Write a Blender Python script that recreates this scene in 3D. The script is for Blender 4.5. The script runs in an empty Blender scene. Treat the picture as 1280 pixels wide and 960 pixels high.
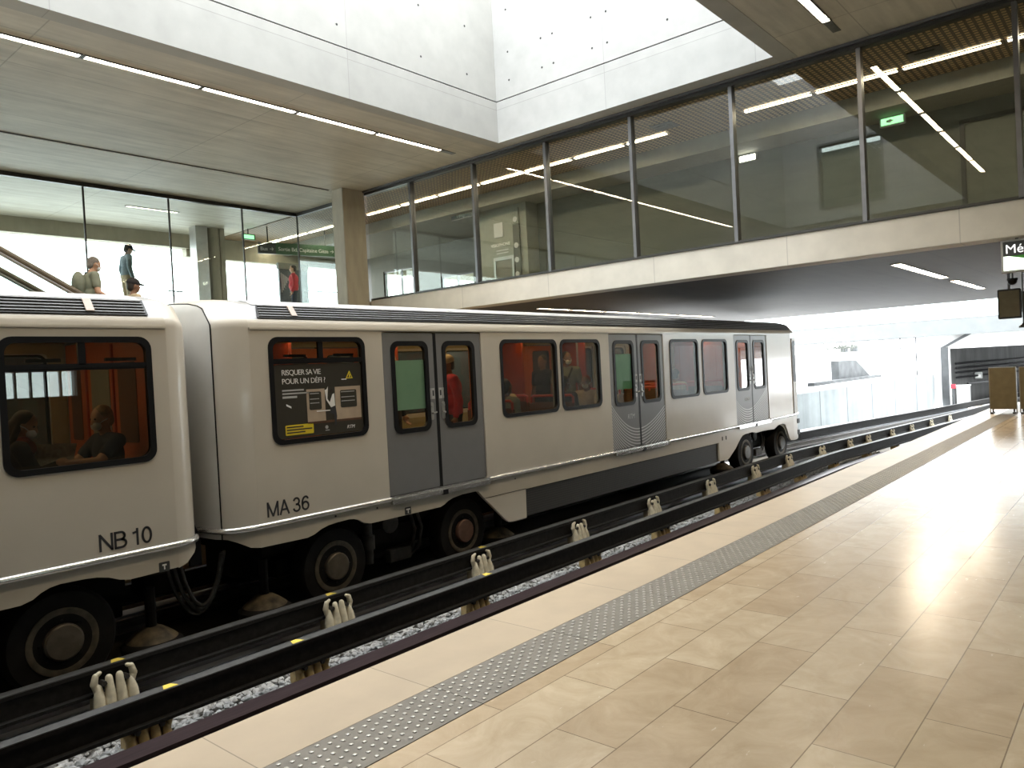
import bpy, bmesh, math, random
from mathutils import Vector, Matrix
from mathutils.geometry import tessellate_polygon
random.seed(7)
S = bpy.context.scene
COL = S.collection

# ------------------------------------------------------------------ camera, sky, exposure
YAW, PITCH, ROLL, FOC = 0.706664606, -0.0163202194, 0.0514412585, 945.95584
EYE = Vector((0, 0, 1.5))
cy, sy = math.cos(YAW), math.sin(YAW)
fw = Vector((cy*math.cos(PITCH), sy*math.cos(PITCH), math.sin(PITCH)))
r0 = Vector((sy, -cy, 0)); d0 = fw.cross(r0)
rt = math.cos(ROLL)*r0 + math.sin(ROLL)*d0
dn = -math.sin(ROLL)*r0 + math.cos(ROLL)*d0
cam = bpy.data.cameras.new('camera'); cam.sensor_width = 36.0; cam.lens = FOC/1280*36.0
cam.clip_start = 0.05; cam.clip_end = 500
camo = bpy.data.objects.new('camera', cam); COL.objects.link(camo)
M = Matrix.Identity(4)
for i in range(3):
    M[i][0] = rt[i]; M[i][1] = -dn[i]; M[i][2] = -fw[i]; M[i][3] = EYE[i]
camo.matrix_world = M
S.camera = camo

SKY = 5.2
LAMP = 34.0
w = bpy.data.worlds.new('sky'); S.world = w; w.use_nodes = True
bg = w.node_tree.nodes['Background']; bg.inputs[0].default_value = (0.93, 0.97, 1.0, 1); bg.inputs[1].default_value = SKY
S.view_settings.view_transform = 'Standard'; S.view_settings.look = 'None'
S.view_settings.exposure = 0.95; S.view_settings.gamma = 1.0; S.view_settings.use_curve_mapping = False
S.cycles.max_bounces = 10; S.cycles.diffuse_bounces = 5; S.cycles.glossy_bounces = 4
S.cycles.transparent_max_bounces = 32; S.cycles.caustics_reflective = False; S.cycles.caustics_refractive = False
S.cycles.sample_clamp_indirect = 6.0
def portal(name, mat, sx, sy):
    L = bpy.data.lights.new(name, 'AREA'); L.shape = 'RECTANGLE'; L.size = sx; L.size_y = sy; L.cycles.is_portal = True
    o = bpy.data.objects.new(name, L); COL.objects.link(o); o.matrix_world = mat; o['kind'] = 'helper'

# ------------------------------------------------------------------ materials
def new_mat(name):
    m = bpy.data.materials.new(name); m.use_nodes = True
    return m, m.node_tree.nodes, m.node_tree.links, m.node_tree.nodes['Principled BSDF']
def plain(name, col, rough=0.5, metal=0.0, var=0.08, scale=6.0, bump=0.0, spec=None, coat=0.0, stretch=None):
    m, N, L, b = new_mat(name)
    b.inputs['Roughness'].default_value = rough; b.inputs['Metallic'].default_value = metal
    if spec is not None: b.inputs['Specular IOR Level'].default_value = spec
    if coat: b.inputs['Coat Weight'].default_value = coat; b.inputs['Coat Roughness'].default_value = 0.08
    tc = N.new('ShaderNodeTexCoord'); mp = N.new('ShaderNodeMapping'); nz = N.new('ShaderNodeTexNoise')
    if stretch: mp.inputs['Scale'].default_value = stretch
    nz.inputs['Scale'].default_value = scale; nz.inputs['Detail'].default_value = 5
    L.new(tc.outputs['Object'], mp.inputs[0]); L.new(mp.outputs[0], nz.inputs['Vector'])
    rp = N.new('ShaderNodeValToRGB')
    rp.color_ramp.elements[0].position = 0.3; rp.color_ramp.elements[1].position = 0.7
    rp.color_ramp.elements[0].color = (*[c*(1-var) for c in col], 1)
    rp.color_ramp.elements[1].color = (*[min(1, c*(1+var)) for c in col], 1)
    L.new(nz.outputs['Fac'], rp.inputs[0]); L.new(rp.outputs[0], b.inputs['Base Color'])
    if bump:
        bp = N.new('ShaderNodeBump'); bp.inputs['Strength'].default_value = bump; bp.inputs['Distance'].default_value = 0.01
        L.new(nz.outputs['Fac'], bp.inputs['Height']); L.new(bp.outputs[0], b.inputs['Normal'])
    return m
def emit(name, col, s):
    m, N, L, b = new_mat(name)
    b.inputs['Base Color'].default_value = (*col, 1)
    b.inputs['Emission Color'].default_value = (*col, 1); b.inputs['Emission Strength'].default_value = s
    return m
def uv_axes(N, L, axes):
    tc = N.new('ShaderNodeTexCoord'); sp = N.new('ShaderNodeSeparateXYZ'); cb = N.new('ShaderNodeCombineXYZ')
    L.new(tc.outputs['Object'], sp.inputs[0])
    for i, a in enumerate(axes): L.new(sp.outputs['XYZ'.index(a)], cb.inputs[i])
    return cb.outputs[0]
def mixc(N, L, a, b, fac, mode='MIX'):
    x = N.new('ShaderNodeMix'); x.data_type = 'RGBA'; x.blend_type = mode
    for sock, v in ((x.inputs[6], a), (x.inputs[7], b)):
        if isinstance(v, tuple): sock.default_value = (*v, 1)
        else: L.new(v, sock)
    if isinstance(fac, (int, float)): x.inputs[0].default_value = fac
    else: L.new(fac, x.inputs[0])
    return x.outputs[2]
def concrete(name, col, axes='XY', panel=(2.4, 1.2), line=0.012, dark=0.62, var=0.10, rough=0.75, streak=None, offset=0.5, shift=(0, 0)):
    m, N, L, b = new_mat(name); b.inputs['Roughness'].default_value = rough
    v = uv_axes(N, L, axes)
    mp = N.new('ShaderNodeMapping'); mp.inputs['Location'].default_value = (shift[0], shift[1], 0); L.new(v, mp.inputs[0])
    n1 = N.new('ShaderNodeTexNoise'); n1.inputs['Scale'].default_value = 0.7; n1.inputs['Detail'].default_value = 8; n1.inputs['Roughness'].default_value = 0.65
    tc = N.new('ShaderNodeTexCoord'); L.new(tc.outputs['Object'], n1.inputs['Vector'])
    mp2 = N.new('ShaderNodeMapping'); mp2.inputs['Scale'].default_value = streak or (1, 1, 1)
    L.new(tc.outputs['Object'], mp2.inputs[0])
    n2 = N.new('ShaderNodeTexNoise'); n2.inputs['Scale'].default_value = 3.0; n2.inputs['Detail'].default_value = 6; L.new(mp2.outputs[0], n2.inputs['Vector'])
    a = N.new('ShaderNodeMath'); a.operation = 'ADD'; L.new(n1.outputs['Fac'], a.inputs[0]); L.new(n2.outputs['Fac'], a.inputs[1])
    rp = N.new('ShaderNodeValToRGB'); e = rp.color_ramp.elements
    hm = N.new('ShaderNodeMath'); hm.operation = 'MULTIPLY'; hm.inputs[1].default_value = 0.5; L.new(a.outputs[0], hm.inputs[0])
    e[0].position = 0.36; e[1].position = 0.64
    e[0].color = (*[c*(1-var) for c in col], 1); e[1].color = (*[min(1, c*(1+var)) for c in col], 1)
    L.new(hm.outputs[0], rp.inputs[0])
    br = N.new('ShaderNodeTexBrick'); br.offset = offset
    br.inputs['Scale'].default_value = 1; br.inputs['Brick Width'].default_value = panel[0]; br.inputs['Row Height'].default_value = panel[1]
    br.inputs['Mortar Size'].default_value = line; br.inputs['Mortar Smooth'].default_value = 0.3
    br.inputs['Color1'].default_value = (1, 1, 1, 1); br.inputs['Color2'].default_value = (0.93, 0.93, 0.93, 1); br.inputs['Mortar'].default_value = (dark, dark, dark, 1)
    L.new(mp.outputs[0], br.inputs['Vector'])
    L.new(mixc(N, L, rp.outputs[0], br.outputs['Color'], 1.0, 'MULTIPLY'), b.inputs['Base Color'])
    bp = N.new('ShaderNodeBump'); bp.inputs['Strength'].default_value = 0.15; bp.inputs['Distance'].default_value = 0.01
    L.new(n2.outputs['Fac'], bp.inputs['Height']); L.new(bp.outputs[0], b.inputs['Normal'])
    return m
def glass(name, tint=(0.93, 0.97, 0.95), r0=0.045, rough=0.0):
    # thin pane: tinted see-through plus mirror reflection by Schlick's law, the same on both faces
    m, N, L, b = new_mat(name); N.remove(b)
    out = N['Material Output']
    t = N.new('ShaderNodeBsdfTransparent'); t.inputs[0].default_value = (*tint, 1)
    g = N.new('ShaderNodeBsdfGlossy'); g.inputs['Roughness'].default_value = rough; g.inputs[0].default_value = (1, 1, 1, 1)
    ge = N.new('ShaderNodeNewGeometry'); dt = N.new('ShaderNodeVectorMath'); dt.operation = 'DOT_PRODUCT'
    L.new(ge.outputs['Normal'], dt.inputs[0]); L.new(ge.outputs['Incoming'], dt.inputs[1])
    def mt(op, a, c):
        x = N.new('ShaderNodeMath'); x.operation = op; x.use_clamp = op == 'SUBTRACT'
        for i, v in enumerate((a, c)):
            if isinstance(v, (int, float)): x.inputs[i].default_value = v
            else: L.new(v, x.inputs[i])
        return x.outputs[0]
    ab = mt('ABSOLUTE', dt.outputs['Value'], 0.0)
    p5 = mt('POWER', mt('SUBTRACT', 1.0, ab), 5.0)
    f = mt('ADD', mt('MULTIPLY', p5, 1-r0), r0)
    x = N.new('ShaderNodeMixShader'); L.new(f, x.inputs[0]); L.new(t.outputs[0], x.inputs[1]); L.new(g.outputs[0], x.inputs[2])
    L.new(x.outputs[0], out.inputs[0])
    return m
def platform_tiles(name):
    m, N, L, b = new_mat(name)
    tc = N.new('ShaderNodeTexCoord'); mp = N.new('ShaderNodeMapping'); mp.inputs['Location'].default_value = (-3.38+0.92*8, -1.42+0.3*30, 0)
    L.new(tc.outputs['Object'], mp.inputs[0])
    br = N.new('ShaderNodeTexBrick'); br.offset = 0.5
    for k, v in (('Scale', 1), ('Brick Width', 0.92), ('Row Height', 0.298), ('Mortar Size', 0.0028), ('Mortar Smooth', 0.2), ('Bias', 0.0)): br.inputs[k].default_value = v
    br.inputs['Color1'].default_value = (0.56, 0.46, 0.325, 1); br.inputs['Color2'].default_value = (0.47, 0.365, 0.245, 1); br.inputs['Mortar'].default_value = (0.20, 0.145, 0.09, 1)
    L.new(mp.outputs[0], br.inputs['Vector'])
    n = N.new('ShaderNodeTexNoise'); n.inputs['Scale'].default_value = 3.5; n.inputs['Detail'].default_value = 9; n.inputs['Roughness'].default_value = 0.7; n.inputs['Distortion'].default_value = 1.2
    L.new(tc.outputs['Object'], n.inputs['Vector'])
    rp = N.new('ShaderNodeValToRGB'); e = rp.color_ramp.elements; e[0].position = 0.3; e[1].position = 0.7
    e[0].color = (0.80, 0.76, 0.70, 1); e[1].color = (1.08, 1.08, 1.08, 1); L.new(n.outputs['Fac'], rp.inputs[0])
    L.new(mixc(N, L, br.outputs['Color'], rp.outputs[0], 1.0, 'MULTIPLY'), b.inputs['Base Color'])
    n2 = N.new('ShaderNodeTexNoise'); n2.inputs['Scale'].default_value = 9; n2.inputs['Detail'].default_value = 6
    mp2 = N.new('ShaderNodeMapping'); mp2.inputs['Scale'].default_value = (1, 3, 1); L.new(tc.outputs['Object'], mp2.inputs[0]); L.new(mp2.outputs[0], n2.inputs['Vector'])
    r2 = N.new('ShaderNodeMapRange'); r2.inputs[3].default_value = 0.13; r2.inputs[4].default_value = 0.33; L.new(n2.outputs['Fac'], r2.inputs[0]); L.new(r2.outputs[0], b.inputs['Roughness'])
    h = N.new('ShaderNodeMath'); h.operation = 'MULTIPLY_ADD'; h.inputs[1].default_value = -1.0; L.new(br.outputs['Fac'], h.inputs[0])
    sc = N.new('ShaderNodeMath'); sc.operation = 'MULTIPLY'; sc.inputs[1].default_value = 0.5; L.new(n2.outputs['Fac'], sc.inputs[0]); L.new(sc.outputs[0], h.inputs[2])
    bp = N.new('ShaderNodeBump'); bp.inputs['Strength'].default_value = 0.17; bp.inputs['Distance'].default_value = 0.005
    L.new(h.outputs[0], bp.inputs['Height']); L.new(bp.outputs[0], b.inputs['Normal'])
    return m
def grid_mat(name, col, dark, cell=0.09, axes='XY'):
    m, N, L, b = new_mat(name); b.inputs['Roughness'].default_value = 0.6
    br = N.new('ShaderNodeTexBrick'); br.offset = 0.0
    for k, v in (('Scale', 1), ('Brick Width', cell), ('Row Height', cell), ('Mortar Size', cell*0.22), ('Mortar Smooth', 0.1)): br.inputs[k].default_value = v
    br.inputs['Color1'].default_value = (*col, 1); br.inputs['Color2'].default_value = (*[c*0.93 for c in col], 1); br.inputs['Mortar'].default_value = (*dark, 1)
    L.new(uv_axes(N, L, axes), br.inputs['Vector']); L.new(br.outputs['Color'], b.inputs['Base Color'])
    return m
def door_mat(name, xc, sgn):
    # grey door paint with fine pale arcs fanning over the lower half
    m, N, L, b = new_mat(name); b.inputs['Roughness'].default_value = 0.35
    tc = N.new('ShaderNodeTexCoord'); sp = N.new('ShaderNodeSeparateXYZ'); L.new(tc.outputs['Object'], sp.inputs[0])
    def mt(op, a, c=None, d=None):
        x = N.new('ShaderNodeMath'); x.operation = op
        for i, v in enumerate((a, c, d)):
            if v is None: continue
            if isinstance(v, (int, float)): x.inputs[i].default_value = v
            else: L.new(v, x.inputs[i])
        return x.outputs[0]
    dx = mt('SUBTRACT', sp.outputs[0], xc); x2 = mt('MULTIPLY', dx, dx)
    wv = mt('MULTIPLY', mt('SINE', mt('MULTIPLY', dx, 2.2*sgn)), 0.10)
    v = mt('SUBTRACT', mt('SUBTRACT', sp.outputs[2], mt('MULTIPLY', x2, 0.42)), wv)
    st = mt('GREATER_THAN', mt('SINE', mt('MULTIPLY', v, 118.0)), 0.45)
    low = mt('LESS_THAN', v, 0.42)
    f = mt('MULTIPLY', mt('MULTIPLY', st, low), 0.85)
    L.new(mixc(N, L, (0.165, 0.165, 0.168), (0.60, 0.60, 0.60), f), b.inputs['Base Color'])
    return m

MT = {}
MT['tiles'] = platform_tiles('stone platform tiles')
MT['edge_tile'] = concrete('pale edge stone', (0.50, 0.41, 0.30), 'XY', (0.91, 50), 0.003, 0.45, 0.10, 0.38, None, 0.0, (-2.45+0.91*9, 20))
MT['stud'] = plain('pale metal studs', (0.42, 0.40, 0.36), 0.35, 0.5)
MT['tactile'] = plain('grey tactile paving', (0.19, 0.175, 0.15), 0.5, 0, 0.12, 9, 0.1)
MT['ceil'] = concrete('board marked ceiling concrete', (0.50, 0.475, 0.41), 'XY', (4.0, 1.2), 0.011, 0.66, 0.20, 0.6, (0.25, 2.5, 1), 0.0, (0.1, 0.3))
MT['void'] = concrete('pale void concrete', (0.40, 0.395, 0.37), 'XZ', (4.8, 2.6), 0.007, 0.72, 0.08, 0.7, None, 0.0, (1.0, 0.6))
MT['void_y'] = concrete('pale void concrete end', (0.43, 0.43, 0.415), 'YZ', (3.0, 2.6), 0.007, 0.72, 0.08, 0.7, None, 0.0, (1.0, 0.6))
MT['beam'] = concrete('bridge beam concrete', (0.56, 0.525, 0.455), 'YZ', (2.6, 50), 0.009, 0.7, 0.09, 0.7, None, 0.0, (0.4, 20))
MT['column'] = concrete('column concrete', (0.36, 0.325, 0.255), 'YZ', (30, 30), 0.0, 1, 0.14, 0.7, (2, 2, 0.5))
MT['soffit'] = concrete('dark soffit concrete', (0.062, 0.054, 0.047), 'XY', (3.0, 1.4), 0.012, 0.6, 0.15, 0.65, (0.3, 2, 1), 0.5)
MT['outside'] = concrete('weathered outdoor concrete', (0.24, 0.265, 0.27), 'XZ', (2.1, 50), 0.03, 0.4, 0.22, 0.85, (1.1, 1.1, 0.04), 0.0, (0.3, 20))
MT['outside_dark'] = plain('dark outdoor concrete', (0.06, 0.064, 0.066), 0.85, 0, 0.3, 1.5, 0.1)  # mottled dark grey for ramp, trims, post and boxes
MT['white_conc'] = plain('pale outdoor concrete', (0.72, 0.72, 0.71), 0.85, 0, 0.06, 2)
MT['far_wall'] = plain('dark olive far wall', (0.11, 0.105, 0.075), 0.7)
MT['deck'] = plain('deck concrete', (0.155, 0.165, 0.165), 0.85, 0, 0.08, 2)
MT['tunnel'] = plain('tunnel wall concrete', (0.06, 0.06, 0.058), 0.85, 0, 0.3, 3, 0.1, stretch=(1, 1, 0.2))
MT['inner_wall'] = concrete('bridge inner wall', (0.085, 0.09, 0.072), 'YZ', (2.4, 1.2), 0.006, 0.8, 0.12, 0.6, (1, 0.3, 2))
MT['inner_pale'] = plain('lift shaft wall paint', (0.22, 0.23, 0.19), 0.6)
MT['inner_ceil'] = plain('bridge inner ceiling', (0.17, 0.17, 0.145), 0.7)
MT['floor_up'] = plain('concourse floor', (0.34, 0.32, 0.28), 0.5)
MT['mesh'] = grid_mat('brown wire mesh ceiling', (0.44, 0.29, 0.14), (0.05, 0.036, 0.02), 0.11)
MT['steel_dark'] = plain('dark window steel', (0.035, 0.033, 0.03), 0.4, 0.3, 0.1)
MT['steel_mid'] = plain('grey window steel', (0.14, 0.14, 0.145), 0.35, 0.6, 0.1)
MT['seam'] = plain('dark joint', (0.05, 0.05, 0.05), 0.9)
MT['track_steel'] = plain('dark guide bar steel', (0.016, 0.015, 0.014), 0.6, 0.0, 0.3, 20, spec=0.15)
MT['bar_top'] = plain('grey guide bar top', (0.085, 0.083, 0.08), 0.5, 0.3, 0.25, 15)
MT['runway'] = plain('worn purple brown runway steel', (0.075, 0.052, 0.054), 0.33, 0.6, 0.3, 8, stretch=(0.3, 4, 1))
MT['runway_far'] = plain('brightened runway steel', (0.42, 0.43, 0.45), 0.32, 0.7, 0.2, 8, stretch=(0.3, 4, 1))  # paler copy of the runway steel, bright reflections put into its colour
MT['rail'] = plain('running rail steel', (0.16, 0.15, 0.14), 0.35, 0.8, 0.2)
MT['ballast'] = plain('grey ballast stone', (0.34, 0.335, 0.32), 0.85, 0, 0.35, 12)
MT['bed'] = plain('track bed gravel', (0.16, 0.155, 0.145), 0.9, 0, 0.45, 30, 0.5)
MT['bed_dark'] = plain('dark track bed', (0.03, 0.028, 0.025), 0.9, 0, 0.4, 20, 0.4)  # near-black bed under the train and beside the platform
MT['insul'] = plain('cream insulator', (0.58, 0.52, 0.38), 0.45, 0, 0.18, 14)
MT['insul_rust'] = plain('rust stained insulator', (0.42, 0.30, 0.13), 0.55, 0, 0.35, 10)
MT['bolt'] = plain('dark bolts', (0.05, 0.045, 0.04), 0.5, 0.5)
MT['yellow'] = plain('yellow paint mark', (0.70, 0.52, 0.08), 0.6)
MT['car_white'] = plain('cream white car paint', (0.545, 0.50, 0.425), 0.30, 0, 0.04, 2.0, 0, 0.5, 0.3)
MT['car_end'] = plain('grey white car end paint', (0.56, 0.555, 0.53), 0.35, 0, 0.05, 3)
MT['chrome'] = plain('bright metal strip', (0.80, 0.79, 0.76), 0.22, 0.85, 0.04)
MT['roof'] = plain('grey roof sheet', (0.27, 0.27, 0.27), 0.4, 0.3, 0.08, 4)
MT['grille_black'] = plain('black grille backing', (0.012, 0.012, 0.012), 0.5)
MT['slat'] = plain('grey grille slats', (0.26, 0.26, 0.26), 0.4, 0.5)
MT['rubber'] = plain('black rubber', (0.008, 0.008, 0.009), 0.4, spec=0.18)
MT['tyre'] = plain('black tyre', (0.010, 0.009, 0.008), 0.7, 0, 0.3, 8, spec=0.15)
MT['rim'] = plain('dusty wheel rim', (0.085, 0.07, 0.048), 0.6, 0.3, 0.35, 12)
MT['hub'] = plain('grey brown hub cap', (0.10, 0.082, 0.06), 0.5, 0.4, 0.25, 10)
MT['hub_red'] = plain('rusty hub cap', (0.14, 0.075, 0.052), 0.55, 0.3, 0.25, 10)
MT['hub_grey'] = plain('plain grey hub cap', (0.20, 0.20, 0.195), 0.45, 0.5, 0.15, 10)
MT['under'] = plain('black underframe', (0.012, 0.011, 0.010), 0.8, 0, 0.4, 6, spec=0.1)
MT['skirt_mesh'] = grid_mat('dark perforated skirt', (0.045, 0.042, 0.036), (0.016, 0.015, 0.013), 0.035, 'XZ')
MT['car_glass'] = glass('tinted car glass', (0.66, 0.66, 0.63), 0.05)
MT['door_glass'] = glass('car door glass', (0.80, 0.81, 0.78), 0.04)
MT['bridge_glass'] = glass('bridge facade glass', (0.88, 0.90, 0.86), 0.040)
MT['left_glass'] = glass('concourse facade glass', (0.86, 0.92, 0.90), 0.035)
MT['rail_glass'] = glass('balustrade glass', (0.90, 0.96, 0.95), 0.035)
MT['orange'] = plain('orange car panel', (0.50, 0.115, 0.025), 0.45, 0, 0.06)
MT['orange_dark'] = plain('deep orange partition', (0.34, 0.05, 0.022), 0.4, 0, 0.06)
MT['beige_in'] = plain('ochre car lining', (0.36, 0.30, 0.17), 0.55)
MT['car_ceiling'] = plain('cream car ceiling', (0.52, 0.40, 0.20), 0.6)
MT['car_floor'] = plain('dark car floor', (0.06, 0.055, 0.05), 0.7)
MT['seat'] = plain('brown seat', (0.12, 0.055, 0.03), 0.6)
MT['red_rail'] = plain('red grab rail', (0.55, 0.055, 0.03), 0.35)
MT['car_lamp'] = emit('car ceiling lamp', (1.0, 0.70, 0.32), 4.2)
MT['lamp'] = emit('warm strip lamp', (1.0, 0.84, 0.62), LAMP)
MT['lamp_dim'] = emit('emergency lamp', (1.0, 0.97, 0.85), 6.0)
MT['exit_green'] = emit('green exit sign face', (0.25, 0.85, 0.30), 1.6)
MT['text'] = plain('charcoal lettering', (0.03, 0.03, 0.035), 0.5)
MT['lit_white'] = emit('lit white lettering', (1.0, 1.0, 1.0), 0.55)
MT['white'] = plain('white print', (0.80, 0.80, 0.78), 0.5, 0, 0.02)
MT['pale'] = plain('pale grey print', (0.45, 0.45, 0.44), 0.5, 0, 0.02)
MT['poster'] = plain('dark poster print', (0.030, 0.026, 0.018), 0.4)
MT['poster_brown'] = plain('brown poster print', (0.09, 0.04, 0.02), 0.4, 0, 0.2, 9)
MT['poster_cream'] = plain('cream poster print', (0.42, 0.33, 0.24), 0.4, 0, 0.1, 9)
MT['sticker_yellow'] = plain('yellow sticker', (0.72, 0.56, 0.03), 0.4, 0, 0.04)
MT['mint'] = plain('mint sheet', (0.50, 0.86, 0.64), 0.5, 0, 0.04)
MT['green_sheet'] = plain('green sheet', (0.20, 0.62, 0.36), 0.5, 0, 0.04)
MT['handrail'] = plain('brown escalator handrail', (0.11, 0.085, 0.055), 0.4, 0, 0.15)
MT['alu'] = plain('brushed aluminium', (0.45, 0.44, 0.42), 0.35, 0.8, 0.08)
MT['board'] = plain('olive brown board', (0.15, 0.12, 0.06), 0.55, 0, 0.12, 8)
MT['board_edge'] = plain('board edge metal', (0.28, 0.26, 0.22), 0.4, 0.5)
MT['sign_green'] = plain('green sign', (0.06, 0.36, 0.04), 0.4)
MT['sign_dark'] = plain('charcoal sign', (0.055, 0.06, 0.06), 0.4)
MT['sign_lit'] = emit('lit sign face', (0.85, 1.0, 0.80), 0.9)
MT['bus_green'] = plain('dark green direction sign', (0.05, 0.12, 0.06), 0.5)
MT['leaf'] = plain('shrub leaves', (0.05, 0.055, 0.045), 0.7, 0, 0.4)
MT['red'] = plain('red plastic', (0.6, 0.03, 0.05), 0.4)
MT['grey_cab'] = plain('grey cabinet paint', (0.42, 0.43, 0.42), 0.5)
MT['skin'] = plain('skin', (0.50, 0.29, 0.19), 0.55, 0, 0.05)
MT['skin_dark'] = plain('brown skin', (0.22, 0.115, 0.07), 0.55, 0, 0.05)
MT['eye'] = plain('dark eyes', (0.02, 0.015, 0.012), 0.3)
MT['mask'] = plain('pale face mask', (0.70, 0.74, 0.76), 0.7, 0, 0.03)
MT['hair_dark'] = plain('dark hair', (0.025, 0.018, 0.013), 0.6, 0, 0.3, 40)
MT['hair_grey'] = plain('grey cropped hair', (0.17, 0.15, 0.13), 0.7, 0, 0.3, 40)
MT['hair_fair'] = plain('sandy hair', (0.30, 0.20, 0.10), 0.6, 0, 0.3, 40)
MT['c_grey'] = plain('grey green cotton', (0.20, 0.215, 0.16), 0.85, 0, 0.12, 12)
MT['c_blue'] = plain('hazed blue cotton', (0.24, 0.30, 0.34), 0.85, 0, 0.12, 12)  # lighter and bluer shirt, haze of the glass put into the cloth colour
MT['c_navy'] = plain('navy cotton', (0.025, 0.032, 0.055), 0.85, 0, 0.15, 12)
MT['c_black'] = plain('black cloth', (0.018, 0.017, 0.018), 0.85, 0, 0.2, 12)
MT['c_red'] = plain('red cotton', (0.46, 0.018, 0.03), 0.8, 0, 0.10, 12)
MT['c_beige'] = plain('beige cloth', (0.50, 0.40, 0.27), 0.85, 0, 0.12, 12)
MT['c_white'] = plain('white cloth', (0.60, 0.62, 0.64), 0.85, 0, 0.06, 12)
MT['c_green'] = plain('bright green cloth', (0.07, 0.42, 0.06), 0.8, 0, 0.10, 12)
MT['c_rust'] = plain('rust coloured scarf cloth', (0.26, 0.05, 0.025), 0.85, 0, 0.15, 12)
MT['paper'] = plain('printed magazine paper', (0.42, 0.38, 0.29), 0.6, 0, 0.3, 25)

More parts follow.
